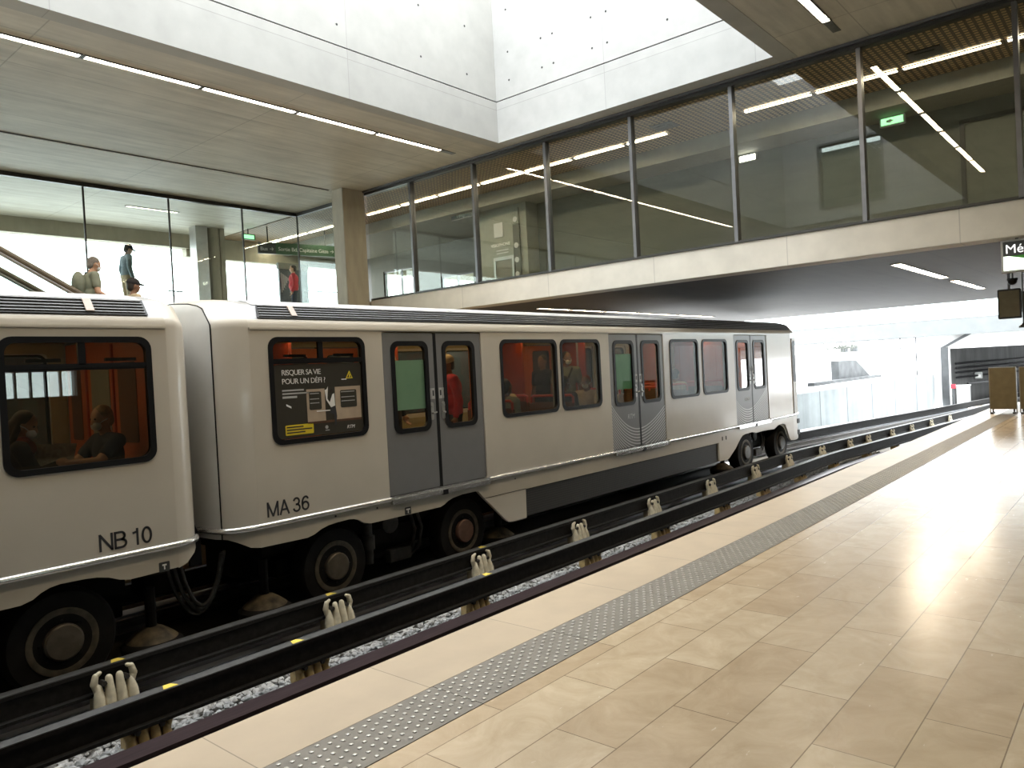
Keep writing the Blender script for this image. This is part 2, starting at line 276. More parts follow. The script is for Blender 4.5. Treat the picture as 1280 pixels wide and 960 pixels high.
# ------------------------------------------------------------------ mesh helpers
class MB:
    def __init__(s): s.v = []; s.f = []; s.m = []
    def add(s, vs, fs, mi=0):
        n = len(s.v); s.v += [tuple(p) for p in vs]; s.f += [tuple(i+n for i in f) for f in fs]; s.m += [mi]*len(fs); return s
    def box(s, x0, x1, y0, y1, z0, z1, mi=0, mat=None):
        vs = [Vector((x, y, z)) for x in (x0, x1) for y in (y0, y1) for z in (z0, z1)]
        if mat is not None: vs = [mat @ p for p in vs]
        return s.add(vs, [(0, 1, 3, 2), (4, 6, 7, 5), (0, 4, 5, 1), (2, 3, 7, 6), (0, 2, 6, 4), (1, 5, 7, 3)], mi)
    def cyl(s, p0, p1, r0, r1=None, n=16, mi=0, cap=True):
        p0 = Vector(p0); p1 = Vector(p1); r1 = r0 if r1 is None else r1
        z = (p1-p0).normalized(); x = z.orthogonal().normalized(); y = z.cross(x)
        vs = [p0+(x*math.cos(a)+y*math.sin(a))*r0 for a in [2*math.pi*i/n for i in range(n)]]
        vs += [p1+(x*math.cos(a)+y*math.sin(a))*r1 for a in [2*math.pi*i/n for i in range(n)]]
        fs = [(i, (i+1) % n, n+(i+1) % n, n+i) for i in range(n)]
        if cap: fs += [tuple(range(n-1, -1, -1)), tuple(range(n, 2*n))]
        return s.add(vs, fs, mi)
    def lathe(s, c, axis, prof, n=32, mi=0):
        # prof: (offset along axis, radius)
        c = Vector(c); z = Vector(axis).normalized(); x = z.orthogonal().normalized(); y = z.cross(x)
        vs = []; fs = []
        for (h, r) in prof:
            vs += [c+z*h+(x*math.cos(2*math.pi*i/n)+y*math.sin(2*math.pi*i/n))*max(r, 1e-4) for i in range(n)]
        for k in range(len(prof)-1):
            fs += [(k*n+i, k*n+(i+1) % n, (k+1)*n+(i+1) % n, (k+1)*n+i) for i in range(n)]
        fs += [tuple(range(n-1, -1, -1)), tuple(range((len(prof)-1)*n, len(prof)*n))]
        return s.add(vs, fs, mi)
    def tube(s, path, r, n=10, mi=0):
        P = [Vector(p) for p in path]; vs = []; fs = []
        up = None
        for i, p in enumerate(P):
            t = (P[min(i+1, len(P)-1)]-P[max(i-1, 0)]).normalized()
            if up is None: up = t.orthogonal().normalized()
            up = (up-t*up.dot(t)).normalized(); b = t.cross(up)
            vs += [p+(up*math.cos(2*math.pi*k/n)+b*math.sin(2*math.pi*k/n))*r for k in range(n)]
        for i in range(len(P)-1):
            fs += [(i*n+k, i*n+(k+1) % n, (i+1)*n+(k+1) % n, (i+1)*n+k) for k in range(n)]
        fs += [tuple(range(n-1, -1, -1)), tuple(range((len(P)-1)*n, len(P)*n))]
        return s.add(vs, fs, mi)
    def ell(s, c, r, n=14, m=9, rot=None, mi=0):
        c = Vector(c); vs = []; fs = []
        for j in range(1, m):
            th = math.pi*j/m
            for i in range(n):
                a = 2*math.pi*i/n
                p = Vector((r[0]*math.sin(th)*math.cos(a), r[1]*math.sin(th)*math.sin(a), r[2]*math.cos(th)))
                vs.append(c+(rot @ p if rot else p))
        t = Vector((0, 0, r[2])); b = -t
        vs += [c+(rot @ t if rot else t), c+(rot @ b if rot else b)]
        for j in range(m-2):
            fs += [(j*n+i, (j+1)*n+i, (j+1)*n+(i+1) % n, j*n+(i+1) % n) for i in range(n)]
        T = len(vs)-2; B = T+1
        fs += [(T, i, (i+1) % n) for i in range(n)] + [(B, (m-2)*n+(i+1) % n, (m-2)*n+i) for i in range(n)]
        return s.add(vs, fs, mi)
    def cap(s, p0, p1, r0, r1, n=12, m=4):
        # tapered capsule
        p0 = Vector(p0); p1 = Vector(p1); d = p1-p0; z = d.normalized() if d.length > 1e-6 else Vector((0, 0, 1))
        prof = [(-r0*math.cos(math.pi/2*k/m), r0*math.sin(math.pi/2*k/m)) for k in range(0, m+1)]
        prof += [(d.length+r1*math.sin(math.pi/2*k/m), r1*math.cos(math.pi/2*k/m)) for k in range(0, m+1)]
        return s.lathe(p0, z, prof, n)
    def plate(s, outer, holes=(), th=0.03, place=None, mi=0):
        # flat sheet: 2-D outline with holes, extruded by th; place maps (u, v, w) to a point
        loops = [list(outer)]+[list(h) for h in holes]
        flat = [p for l in loops for p in l]
        tris = tessellate_polygon([[Vector((p[0], p[1], 0)) for p in l] for l in loops])
        n = len(flat)
        vs = [place(p[0], p[1], 0.0) for p in flat]+[place(p[0], p[1], th) for p in flat]
        fs = []
        for t in tris:
            a, b, c = [Vector((flat[i][0], flat[i][1], 0)) for i in t]
            if (b-a).cross(c-a).z < 0: t = (t[0], t[2], t[1])
            fs += [tuple(t), tuple(i+n for i in reversed(t))]
        k = 0
        for l in loops:
            m = len(l)
            for i in range(m): fs.append((k+i, k+n+i, k+n+(i+1) % m, k+(i+1) % m))
            k += m
        return s.add(vs, fs, mi)
    def sweep(s, prof, path, mi=0, mtop=None):
        # prof: closed list (dy, z); path: list (X, Y)
        n = len(prof); vs = []; fs = []; ms = []
        for (X, Y) in path: vs += [(X, Y+a, z) for a, z in prof]
        for i in range(len(path)-1):
            for k in range(n): fs.append((i*n+k, i*n+(k+1) % n, (i+1)*n+(k+1) % n, (i+1)*n+k))
        fs += [tuple(range(n)), tuple(range((len(path)-1)*n, len(path)*n))]
        return s.add(vs, fs, mi)
    def build(s, name, mats, parent=None, smooth=False, bevel=0.0):
        me = bpy.data.meshes.new(name)
        me.from_pydata(s.v, [], s.f); me.validate()
        if not isinstance(mats, (list, tuple)): mats = [mats]
        for x in mats: me.materials.append(MT[x] if isinstance(x, str) else x)
        if len(me.polygons) == len(s.m): me.polygons.foreach_set('material_index', s.m)
        bm = bmesh.new(); bm.from_mesh(me); bmesh.ops.recalc_face_normals(bm, faces=bm.faces)
        if bevel > 0:
            ed = [e for e in bm.edges if len(e.link_faces) == 2 and e.calc_face_angle(0) > 0.6]
            bmesh.ops.bevel(bm, geom=ed, offset=bevel, segments=2, affect='EDGES', clamp_overlap=True)
        bm.to_mesh(me); bm.free()
        if smooth:
            me.polygons.foreach_set('use_smooth', [True]*len(me.polygons))
            me.set_sharp_from_angle(angle=math.radians(38))
        o = bpy.data.objects.new(name, me); COL.objects.link(o)
        if parent: fix(o, parent)
        return o
def fix(o, parent):
    o.parent = parent
    q = parent; m = Matrix.Identity(4)
    chain = []
    while q: chain.append(q); q = q.parent
    for q in reversed(chain): m = m @ q.matrix_parent_inverse @ q.matrix_basis
    o.matrix_parent_inverse = m.inverted()
    return o
def thing(name, label, cat, loc, group=None):
    o = bpy.data.objects.new(name, None); o.empty_display_size = 0.2; COL.objects.link(o); o.location = loc
    return tag(o, label, cat, group)
def tag(o, label, cat, group=None, kind=None):
    o['label'] = label; o['category'] = cat
    if group: o['group'] = group
    if kind: o['kind'] = kind
    return o
def struct(o, label=None):
    o['kind'] = 'structure'
    if label: o['label'] = label
    return o
def rrect(x0, x1, z0, z1, r, n=6):
    pts = []
    for cx, cz, a0 in ((x1-r, z1-r, 0), (x0+r, z1-r, 90), (x0+r, z0+r, 180), (x1-r, z0+r, 270)):
        for k in range(n+1):
            a = math.radians(a0+90*k/n); pts.append((cx+r*math.cos(a), cz+r*math.sin(a)))
    return pts
def onY(Y, sgn=1): return lambda u, v, w: (u, Y+sgn*w, v)        # sheet facing -Y
def onX(X, sgn=1): return lambda u, v, w: (X+sgn*w, u, v)        # u is Y
def onZ(Z, sgn=1): return lambda u, v, w: (u, v, Z+sgn*w)
def words(body, size, origin, right, up, mat, parent=None, name='lettering', ex=0.002, align='LEFT', spacing=1.0, shear=0.0, bold=0.0):
    c = bpy.data.curves.new(name, 'FONT'); c.body = body; c.size = size; c.extrude = ex; c.align_x = align; c.space_character = spacing; c.shear = shear; c.offset = bold; c.resolution_u = 3
    t = bpy.data.objects.new(name, c); COL.objects.link(t)
    dg = bpy.context.evaluated_depsgraph_get()
    me = bpy.data.meshes.new_from_object(t.evaluated_get(dg)); bpy.data.objects.remove(t)
    X = Vector(right).normalized(); Y = Vector(up).normalized(); Z = X.cross(Y)
    m = Matrix.Identity(4)
    for i in range(3): m[i][0] = X[i]; m[i][1] = Y[i]; m[i][2] = Z[i]; m[i][3] = origin[i]
    me.transform(m); me.materials.clear(); me.materials.append(MT[mat])
    o = bpy.data.objects.new(name, me); COL.objects.link(o)
    if parent: fix(o, parent)
    return o
def copy_tree(o, parent=None):
    c = o.copy(); COL.objects.link(c)
    if parent: c.parent = parent
    for ch in list(o.children): copy_tree(ch, c)
    return c

def stroke_text(chars, h, x0, z0, Y, mat, parent, name='painted_character', t=0.135, gap=0.16):
    """plain grotesque capitals and figures laid out as even strokes on the side of a car"""
    def arc(cx, cz, rx, rz, a0, a1, n=14): return [(cx+rx*math.cos(math.radians(a0+(a1-a0)*i/n)), cz+rz*math.sin(math.radians(a0+(a1-a0)*i/n))) for i in range(n+1)]
    G = {'M': (0.86, [[(0.05, 0), (0.05, 1)], [(0.05, 0.97), (0.43, 0.02)], [(0.43, 0.02), (0.81, 0.97)], [(0.81, 0), (0.81, 1)]]),
         'A': (0.76, [[(0.04, 0), (0.38, 1)], [(0.38, 1), (0.72, 0)], [(0.16, 0.34), (0.60, 0.34)]]),
         'N': (0.76, [[(0.05, 0), (0.05, 1)], [(0.05, 0.97), (0.71, 0.03)], [(0.71, 0), (0.71, 1)]]),
         'B': (0.72, [[(0.05, 0), (0.05, 1)], [(0.05, 0.95), (0.38, 0.95)]+arc(0.38, 0.735, 0.22, 0.215, 90, -90)+[(0.05, 0.52)], [(0.38, 0.52)]+arc(0.40, 0.285, 0.26, 0.235, 90, -90)+[(0.05, 0.05)]]),
         '3': (0.62, [arc(0.30, 0.735, 0.22, 0.225, 165, -80)+[(0.25, 0.52)], [(0.25, 0.52)]+arc(0.30, 0.285, 0.25, 0.24, 88, -170)]),
         '6': (0.64, [arc(0.32, 0.32, 0.25, 0.275, 0, 360, 22), arc(0.36, 0.50, 0.30, 0.46, 195, 90, 10)+arc(0.36, 0.74, 0.19, 0.22, 80, 15, 6)]),
         '1': (0.48, [[(0.32, 0), (0.32, 1)], [(0.30, 0.80), (0.06, 0.74)]]),
         '0': (0.64, [arc(0.31, 0.5, 0.25, 0.455, 0, 360, 26)]), ' ': (0.18, [])}
    x = x0
    for c in chars:
        m = MB(); w_, strokes = G[c]
        for st in strokes:
            for (a, b) in zip(st[:-1], st[1:]):
                A = Vector((x+a[0]*h, Y, z0+a[1]*h)); B = Vector((x+b[0]*h, Y, z0+b[1]*h)); d = (B-A).normalized(); p = Vector((-d.z, 0, d.x))*t*h/2
                e = d*t*h*0.12; q = Vector((0, -0.002, 0))
                vs = [A-e+p, B+e+p, B+e-p, A-e-p]; m.add(vs+[v+q for v in vs], [(0, 1, 2, 3), (4, 5, 6, 7), (0, 1, 5, 4), (1, 2, 6, 5), (2, 3, 7, 6), (3, 0, 4, 7)])
        if strokes: m.build(name, mat, parent)
        x += w_*h+gap*h*(0.55 if c != ' ' else 0.2)
# ------------------------------------------------------------------ the setting
XB = 13.12          # bridge facade
HC = 6.5            # ceiling
def shift(X):       # the tracks bend gently to the right past the train
    return 0.0 if X < 18 else -0.1*(X-19) if X > 20 else -0.025*(X-18)**2
XS = [-13.8, -6, 0, 6, 12, 16, 18, 18.5, 19, 19.5, 20, 22, 26, 30, 34, 38, 43, 50, 60]

# platform (near)
m = MB(); m.box(-14, 24, -4.2, 2.37, -0.12, 0)
struct(m.build('floor', 'tiles'), 'beige stone tiled platform floor')
m = MB(); m.box(-14, 24, 2.705, 3.17, -0.12, 0)
struct(m.build('trim_1', 'edge_tile', bevel=0.006), 'pale stone edge of the platform')
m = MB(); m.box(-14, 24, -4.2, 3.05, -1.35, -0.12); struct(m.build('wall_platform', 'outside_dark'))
m = MB()
for k in range(-9, 26):
    x0 = 3.38+0.46*k*2; m.box(x0+0.002, x0+0.918, 2.372, 2.703, -0.10, 0.003)
x = -2.0
rr = 0
while x < 20.0:
    for j in range(6):
        yy = 2.40+0.055*j+(0.0275 if rr % 2 else 0)
        if yy < 2.70: m.lathe((x, yy, 0.003), (0, 0, 1), [(0, 0.0125), (0.004, 0.010), (0.0055, 0.004)], 6, 1)
    x += 0.045; rr += 1
struct(m.build('trim_2', ['tactile', 'stud']), 'grey studded tactile strip along the platform edge')

# track bed
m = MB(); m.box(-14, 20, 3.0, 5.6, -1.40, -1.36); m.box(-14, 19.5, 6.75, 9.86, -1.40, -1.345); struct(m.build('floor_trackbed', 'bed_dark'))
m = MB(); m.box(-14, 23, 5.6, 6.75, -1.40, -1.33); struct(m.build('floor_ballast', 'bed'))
m = MB(); m.add([(20, 9.9, -1.34), (29.6, 10.7, -1.34), (44, 7.9, -1.34), (62, 4.3, -1.34), (62, -8, -1.34), (24, -8, -1.34), (24, 3.0, -1.34), (20, 3, -1.34)], [tuple(range(8))])
struct(m.build('floor_open_cut', 'white_conc'))  # pale concrete in place of ballast, daylight on the ground put into colour

# far platform
m = MB(); m.box(-14, 20.4, 9.86, 19.1, -1.36, 0); struct(m.build('floor_far_platform', 'tiles'))
m = MB(); m.box(-14, 29, 19.1, 19.45, -1.36, 3.3); struct(m.build('wall_far_platform', 'far_wall'))

m = MB(); m.box(20.4, 20.7, 11.15, 19.1, -0.05, 2.62); m.box(20.4, 26.5, 10.72, 11.15, -0.02, 2.62); struct(m.build('wall_daylight_block', 'far_wall'))  # added unseen walls, hiding the bright outside behind the train windows

# upper concourse slab and lintel
m = MB(); m.box(-14, 30, 19.18, 27, 3.25, 3.55); struct(m.build('floor_concourse', 'floor_up'))
m = MB(); m.box(-14, 12.7, 23.9, 24.3, 6.06, 6.5); struct(m.build('wall_lintel', 'column'))
m = MB(); m.box(12.1, 30, 24.0, 24.3, 5.80, 6.5); struct(m.build('wall_lintel.001', 'column'))

# ceiling with the void cut out of it
V0, V1, VY0, VY1 = -3.19, 12.6, 4.71, 10.79
m = MB()
m.plate([(-14, -4.5), (XB, -4.5), (XB, 24.3), (-14, 24.3)], [[(V0-.02, VY0-.02), (V1+.02, VY0-.02), (V1+.02, VY1+.02), (V0-.02, VY1+.02)]], 0.35, onZ(HC, 1))
m.box(XB, 30, 17.9, 24.3, HC, HC+0.35)
struct(m.build('ceiling', 'ceil'), 'board marked concrete ceiling with a skylight void')
ZT, ZS = 12.0, 7.38
def void_wall(name, x0, x1, y0, y1, mt, holes, seam_in):
    m = MB(); m.box(x0, x1, y0, y1, HC-0.006, ZS-0.012); m.box(x0, x1, y0, y1, ZS+0.012, ZT)
    for p, d in holes: m.cyl(p, Vector(p)+Vector(d)*0.004, 0.022, n=8, mi=1)
    struct(m.build(name, [mt, 'seam']))
    m = MB(); m.box(*seam_in); struct(m.build('trim_3', 'seam'))
hl = []
for x in (1.2, 3.6, 6.0, 8.4, 10.4, 11.7):
    for z in (7.75, 8.75, 9.8): hl.append(((x, VY1-0.001, z), (0, -1, 0)))
hf = []
for y in (5.3, 6.6, 7.9, 8.25, 9.2, 9.5, 10.4):
    for z in (7.75, 8.35, 9.25): hf.append(((V1-0.001, y, z), (-1, 0, 0)))
void_wall('wall_void_left', V0-0.3, V1+0.3, VY1, VY1+0.3, 'void', hl, (V0, V1, VY1+0.03, VY1+0.2, ZS-0.02, ZS+0.02))
void_wall('wall_void_far', V1, V1+0.3, VY0+0.001, VY1-0.001, 'void_y', hf, (V1+0.03, V1+0.2, VY0, VY1, ZS-0.02, ZS+0.02))
void_wall('wall_void_right', V0-0.3, V1+0.3, VY0-0.3, VY0, 'void', [], (V0, V1, VY0-0.2, VY0-0.03, ZS-0.02, ZS+0.02))
m = MB()
m.plate([(VY0, HC), (VY1, HC), (VY1, ZT), (VY0, ZT)], [[(7.2, 6.95), (9.5, 6.95), (9.5, 9.4), (7.2, 9.4)]], 0.3, onX(V0, -1))
struct(m.build('wall_void_near', 'void_y'))
wn = struct(MB().box(V0-0.32, V0+0.03, 7.2, 7.28, 6.95, 9.4).box(V0-0.32, V0+0.03, 9.42, 9.5, 6.95, 9.4).box(V0-0.32, V0+0.03, 7.28, 9.42, 6.95, 7.03).box(V0-0.32, V0+0.03, 7.28, 9.42, 9.32, 9.4).box(V0-0.2, V0-0.1, 7.9, 7.97, 7.03, 9.32).build('window_5', 'steel_mid'))
MB().box(V0-0.16, V0-0.14, 7.28, 9.42, 7.03, 9.32).build('pane', 'left_glass', wn)
m = MB(); m.box(V0-3, V0-2.8, 5, 12, HC+.35, 9.8); struct(m.build('wall_behind_void', 'inner_wall'))

# walls behind and beside the viewer, seen only in reflections
m = MB(); m.plate([(-4.5, -1.4), (24.3, -1.4), (24.3, HC), (-4.5, HC)], [[(10.5, 3.55), (19, 3.55), (19, 5.6), (10.5, 5.6)]], 0.3, onX(-14, -1)); struct(m.build('wall_back', 'column'))
m = MB(); m.plate([(-14, -1.4), (33.5, -1.4), (33.5, 3.2), (29, 3.2), (29, HC), (-14, HC)], [rrect(4.9, 6.7, 1.45, 2.05, 0.01, 1)], 0.3, onY(-4.5, -1)); struct(m.build('wall_right', 'inner_wall'))
wr = struct(MB().plate(rrect(4.88, 6.72, 1.43, 2.07, 0.01, 1), [rrect(4.93+0.30*k, 5.19+0.30*k, 1.47, 2.03, 0.01, 1) for k in range(6)], 0.1, onY(-4.6, -1)).build('window_6', 'steel_dark'))
MB().box(4.9, 6.7, -4.7, -4.69, 1.45, 2.05).build('pane', 'left_glass', wr)

m = MB(); m.box(33.5, 43, -4.8, -4.5, -1.4, 2.4); struct(m.build('wall_open_cut', 'outside'))

# concrete column at the corner
m = MB(); m.box(12.30, 13.02, 15.95, 16.42, 0.0, HC); struct(m.build('pillar', 'column', bevel=0.015), 'concrete pillar at the corner of the two glass walls')

# bridge: beam, deck, soffit, facade
m = MB(); m.box(XB-0.02, XB+0.45, -4.5, 16.0, 3.08, 3.60); struct(m.build('beam', 'beam', bevel=0.008), 'pale concrete edge beam of the glass bridge')
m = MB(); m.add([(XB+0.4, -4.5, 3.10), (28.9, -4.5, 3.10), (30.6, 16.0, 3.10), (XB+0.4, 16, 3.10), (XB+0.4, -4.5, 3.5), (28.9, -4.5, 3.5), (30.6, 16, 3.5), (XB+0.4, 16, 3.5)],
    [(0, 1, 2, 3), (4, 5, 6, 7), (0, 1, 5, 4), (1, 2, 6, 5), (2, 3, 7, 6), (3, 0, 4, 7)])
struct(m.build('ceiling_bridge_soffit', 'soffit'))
m = MB(); m.box(XB+0.03, 17.0, -4.5, 24, 3.5, 3.58); struct(m.build('floor_bridge', 'floor_up'))
m = MB(); m.box(XB+0.10, 15.72, -4.5, 24, HC-0.02, HC+0.02); struct(m.build('ceiling_bridge_mesh', 'mesh'))
m = MB(); m.box(15.72, 15.95, -4.5, 24, 6.13, HC+0.3); struct(m.build('trim_4', 'inner_ceil'))
m = MB(); m.box(15.95, 19.2, -4.5, 24, 6.16, 6.3); struct(m.build('ceiling_bridge_inner', 'inner_ceil'))
m = MB(); m.box(16.8, 17.1, -4.5, 14.9, 3.5, 6.2); struct(m.build('wall_bridge_inner', 'inner_wall'))
m = MB(); m.box(16.3, 16.8, 13.1, 14.9, 3.5, 6.2); struct(m.build('wall_lift_shaft', 'inner_pale'))
m = MB(); m.plate([(14.9, 3.5), (24, 3.5), (24, 6.2), (14.9, 6.2)], [[(20.5, 3.6), (22.4, 3.6), (22.4, 5.55), (20.5, 5.55)], [(17.7, 3.6), (19.3, 3.6), (19.3, 5.0), (17.7, 5.0)]], 0.2, onX(19.0, 1)); struct(m.build('wall_bridge_end', 'inner_wall'))
wd = struct(MB().plate([(20.5, 3.6), (22.4, 3.6), (22.4, 5.55), (20.5, 5.55)], [[(20.55, 3.65), (21.42, 3.65), (21.42, 5.5), (20.55, 5.5)], [(21.47, 3.65), (22.35, 3.65), (22.35, 5.5), (21.47, 5.5)]], 0.08, onX(19.05, 1)).build('window_3', 'steel_mid'))
MB().box(19.10, 19.11, 20.5, 22.4, 3.6, 5.55).build('pane', 'left_glass', wd)
wd = struct(MB().plate([(17.7, 3.6), (19.3, 3.6), (19.3, 5.0), (17.7, 5.0)], [[(17.75, 3.65), (18.48, 3.65), (18.48, 4.95), (17.75, 4.95)], [(18.53, 3.65), (19.25, 3.65), (19.25, 4.95), (18.53, 4.95)]], 0.08, onX(19.05, 1)).build('window_4', 'steel_mid'))
MB().box(19.10, 19.11, 17.7, 19.3, 3.6, 5.0).build('pane', 'left_glass', wd)

win = struct(MB().box(XB-0.05, XB+0.06, -4.5, 15.95, 3.60, 3.64).build('window_1', 'steel_dark'), 'long glazed facade of the footbridge')
YM = [16.0, 14.22, 12.05, 9.90, 7.77, 5.68, 3.51, 1.41, -0.7, -2.8]
for y in YM[1:]: MB().box(XB-0.07, XB+0.08, y-0.033, y+0.033, 3.62, HC-0.0).build('mullion', 'steel_mid', win)
MB().box(XB-0.10, XB+0.08, -4.5, 16.0, HC-0.11, HC-0.005).build('top_rail', 'steel_dark', win)
MB().box(XB-0.16, XB-0.10, -4.5, 16.0, HC-0.05, HC-0.005).build('top_trim', 'steel_mid', win)
for a, b in zip(YM[:-1], YM[1:]): MB().box(XB, XB+0.012, b+0.033, a-0.033, 3.64, HC-0.1).build('pane', 'bridge_glass', win)

YL = 19.25
win = struct(MB().box(-14, XB, YL-0.05, YL+0.05, HC-0.10, HC-0.005).build('window_2', 'steel_dark'), 'frameless glass wall of the upper concourse')
XM = [XB+0.02, 11.36, 9.30, 7.26, 5.2, 3.14, 1.08, -1.0, -3.1, -5.2, -7.3, -9.4, -11.5, -13.6]
for x in XM: MB().box(x-0.018, x+0.018, YL-0.02, YL+0.02, 3.5, HC-0.1).build('joint', 'steel_dark', win)
for a, b in zip(XM[:-1], XM[1:]): MB().box(b+0.018, a-0.018, YL-0.006, YL+0.006, 3.5, HC-0.1).build('pane', 'left_glass', win)
MB().box(XB-0.03, XB+0.05, 16.42, YL, HC-0.10, HC-0.005).build('top_rail', 'steel_dark', win)
MB().box(XB+0.01, XB+0.022, 16.42, YL-0.02, 3.5, HC-0.1).build('pane', 'left_glass', win)
MB().box(-14, XB, YL-0.06, YL+0.06, 3.2, 3.56).build('sill', 'column', win)

# slim double groove in the left ceiling
m = MB(); m.box(-14, 12.2, 16.36, 16.40, HC-0.012, HC+0.01, 0); m.box(-14, 12.2, 16.44, 16.46, HC-0.014, HC+0.01, 1)
struct(m.build('trim_5', ['seam', 'white']))

# outside beyond the bridge
m = MB()
a = Vector((29.0, 10.82)); b = Vector((41.3, 8.37)); c = Vector((42.9, 8.5))
def prism(m, pts, z0, z1):
    n = len(pts); vs = [(p[0], p[1], z0) for p in pts]+[(p[0], p[1], z1[i] if isinstance(z1, (list, tuple)) else z1) for i, p in enumerate(pts)]
    return m.add(vs, [tuple(range(n)), tuple(range(n, 2*n))]+[(i, (i+1) % n, n+(i+1) % n, n+i) for i in range(n)])
prism(m, [(20.3, 10.75), (29.0, 10.82), (41.3, 8.37), (42.9, 8.6), (42.9, 9.0), (41.3, 8.8), (29.2, 11.25), (20.3, 11.1)], -1.36, [0.0, 0.03, 0.32, 0.26, 0.26, 0.32, 0.03, 0.0])
struct(m.build('wall_retaining', 'outside'), 'streaked retaining wall beside the open track')
m = MB(); m.add([(20.3, 11.0, -0.3), (29.2, 11.2, -0.3), (41.3, 8.75, -0.3), (44.5, 8.8, -0.3), (78, 12, -0.3), (78, 17.6, -0.3), (20.3, 17.6, -0.3), (78, 21, 1.7), (20.3, 21, 1.7), (78, 40, 1.9), (20.3, 40, 1.9)], [(0, 1, 2, 3, 4, 5, 6), (6, 5, 7, 8), (8, 7, 9, 10)])
struct(m.build('floor_embankment', 'white_conc'))
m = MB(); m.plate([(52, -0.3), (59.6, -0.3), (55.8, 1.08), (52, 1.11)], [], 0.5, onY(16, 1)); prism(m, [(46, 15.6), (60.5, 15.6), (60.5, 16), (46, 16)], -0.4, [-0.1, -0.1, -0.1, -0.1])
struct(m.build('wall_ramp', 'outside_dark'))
# tunnel mouth with its deck
XP = 43.0
m = MB(); m.plate([(9.0, -1.36), (9.0, 2.2), (-9, 2.2), (-9, -1.36), (-7, -1.36), (-7, 1.52), (7.95, 1.52), (7.95, -1.36)], [], 0.5, onX(XP, 1)); struct(m.build('wall_portal', 'white_conc'))
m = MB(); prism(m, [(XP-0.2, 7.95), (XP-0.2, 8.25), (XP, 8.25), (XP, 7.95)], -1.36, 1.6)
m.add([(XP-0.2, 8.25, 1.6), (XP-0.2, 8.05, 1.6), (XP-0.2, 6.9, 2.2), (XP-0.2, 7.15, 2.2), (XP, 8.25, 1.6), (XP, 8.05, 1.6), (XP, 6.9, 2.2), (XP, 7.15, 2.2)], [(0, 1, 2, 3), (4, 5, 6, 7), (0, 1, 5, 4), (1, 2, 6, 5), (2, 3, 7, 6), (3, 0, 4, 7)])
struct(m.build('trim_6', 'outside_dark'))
m = MB(); m.add([(XP+.5, 7.95, -1.36), (75, 0.5, -1.36), (75, 0.5, 1.6), (XP+.5, 7.95, 1.6), (XP+.5, 8.3, -1.36), (75, 0.9, -1.36), (75, 0.9, 1.6), (XP+.5, 8.3, 1.6)], [(0, 1, 2, 3), (4, 5, 6, 7), (0, 1, 5, 4), (1, 2, 6, 5), (2, 3, 7, 6), (3, 0, 4, 7)])
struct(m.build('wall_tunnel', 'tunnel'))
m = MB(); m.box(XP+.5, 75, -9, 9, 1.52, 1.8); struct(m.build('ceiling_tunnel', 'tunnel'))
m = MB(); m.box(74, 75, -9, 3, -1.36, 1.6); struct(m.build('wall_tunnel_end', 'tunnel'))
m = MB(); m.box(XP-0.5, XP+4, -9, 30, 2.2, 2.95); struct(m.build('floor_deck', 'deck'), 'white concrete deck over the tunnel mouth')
gr = struct(MB().box(XP-0.35, XP-0.25, -9, 30, 2.95, 3.02).build('trim_7', 'deck'))
for k in range(20): MB().box(XP-0.31, XP-0.29, -9+2*k, -9+2*k+1.97, 3.02, 4.0).build('pane', 'rail_glass', gr)
m = MB(); m.box(XP+2.0, XP+2.02, 9.8, 9.86, 0, 2.2) ; m.box(XP-0.45, XP-0.40, 10.0, 10.05, 1.6, 2.2)
struct(m.build('trim_8', 'outside_dark'))
# ------------------------------------------------------------------ tracks
def path(Y0, x0=-14, x1=60, extra=0.0): return [(X, Y0+shift(X)*(1+extra)) for X in XS if x0 <= X <= x1]
def ibar(dy, z1, z0, wt, ww, side):
    # I section guide bar
    h = z1-z0; t = 0.028
    return [(-wt/2, z1), (-wt/2, z1-t), (-ww/2, z1-t-0.012), (-ww/2, z0+t+0.012), (-wt/2, z0+t), (-wt/2, z0), (wt/2, z0), (wt/2, z0+t), (ww/2, z0+t+0.012), (ww/2, z1-t-0.012), (wt/2, z1-t), (wt/2, z1)]
def guide_bar(pth, label):
    root = thing('guide_bar', label, 'guide bar', (pth[0][0], pth[0][1], -1.12), 'guide bars of the two tracks')
    MB().sweep(ibar(0, -0.885, -1.12, 0.11, 0.05, 1), pth).build('bar', 'track_steel', root)
    MB().sweep([(-0.055, -0.884), (0.055, -0.884), (0.055, -0.876), (-0.055, -0.876)], pth).build('top_face', 'bar_top', root)  # paler grey strip along the top of the bar
    return root
guide_bar(path(6.10), 'dark steel guide bar nearer the platform, over the grey ballast')
guide_bar(path(7.10), 'dark steel guide bar directly beside the train wheels')
guide_bar([(-13.8, 9.77), (20.2, 9.74), (22, 9.2), (24, 8.65), (27.4, 8.2), (34, 7.08), (41, 6.05), (50, 4.9), (60, 3.4)], 'dark guide bar on the far side of the tracks, along the retaining wall')
guide_bar([(x, y) for x, y in path(3.42) if x < 24], 'dark guide bar hidden below the platform edge')
def rail(pth, label, group='running rails'):
    o = MB().sweep([(-0.075, -1.27), (0.075, -1.27), (0.075, -1.255), (0.01, -1.235), (0.01, -1.17), (0.036, -1.16), (0.036, -1.125), (-0.036, -1.125), (-0.036, -1.16), (-0.01, -1.17), (-0.01, -1.235), (-0.075, -1.255)], pth).build('running_rail', 'rail')
    tag(o, label, 'rail', group)
rail(path(5.40), 'running rail in the empty track, on its side away from the platform')
rail(path(3.98), 'running rail in the empty track, hidden on its platform side')
rail(path(7.76, x1=38), 'running rail under the train, on the side facing the platform')
rail(path(9.16, x1=38, extra=0.6), 'running rail under the train, on its far side')
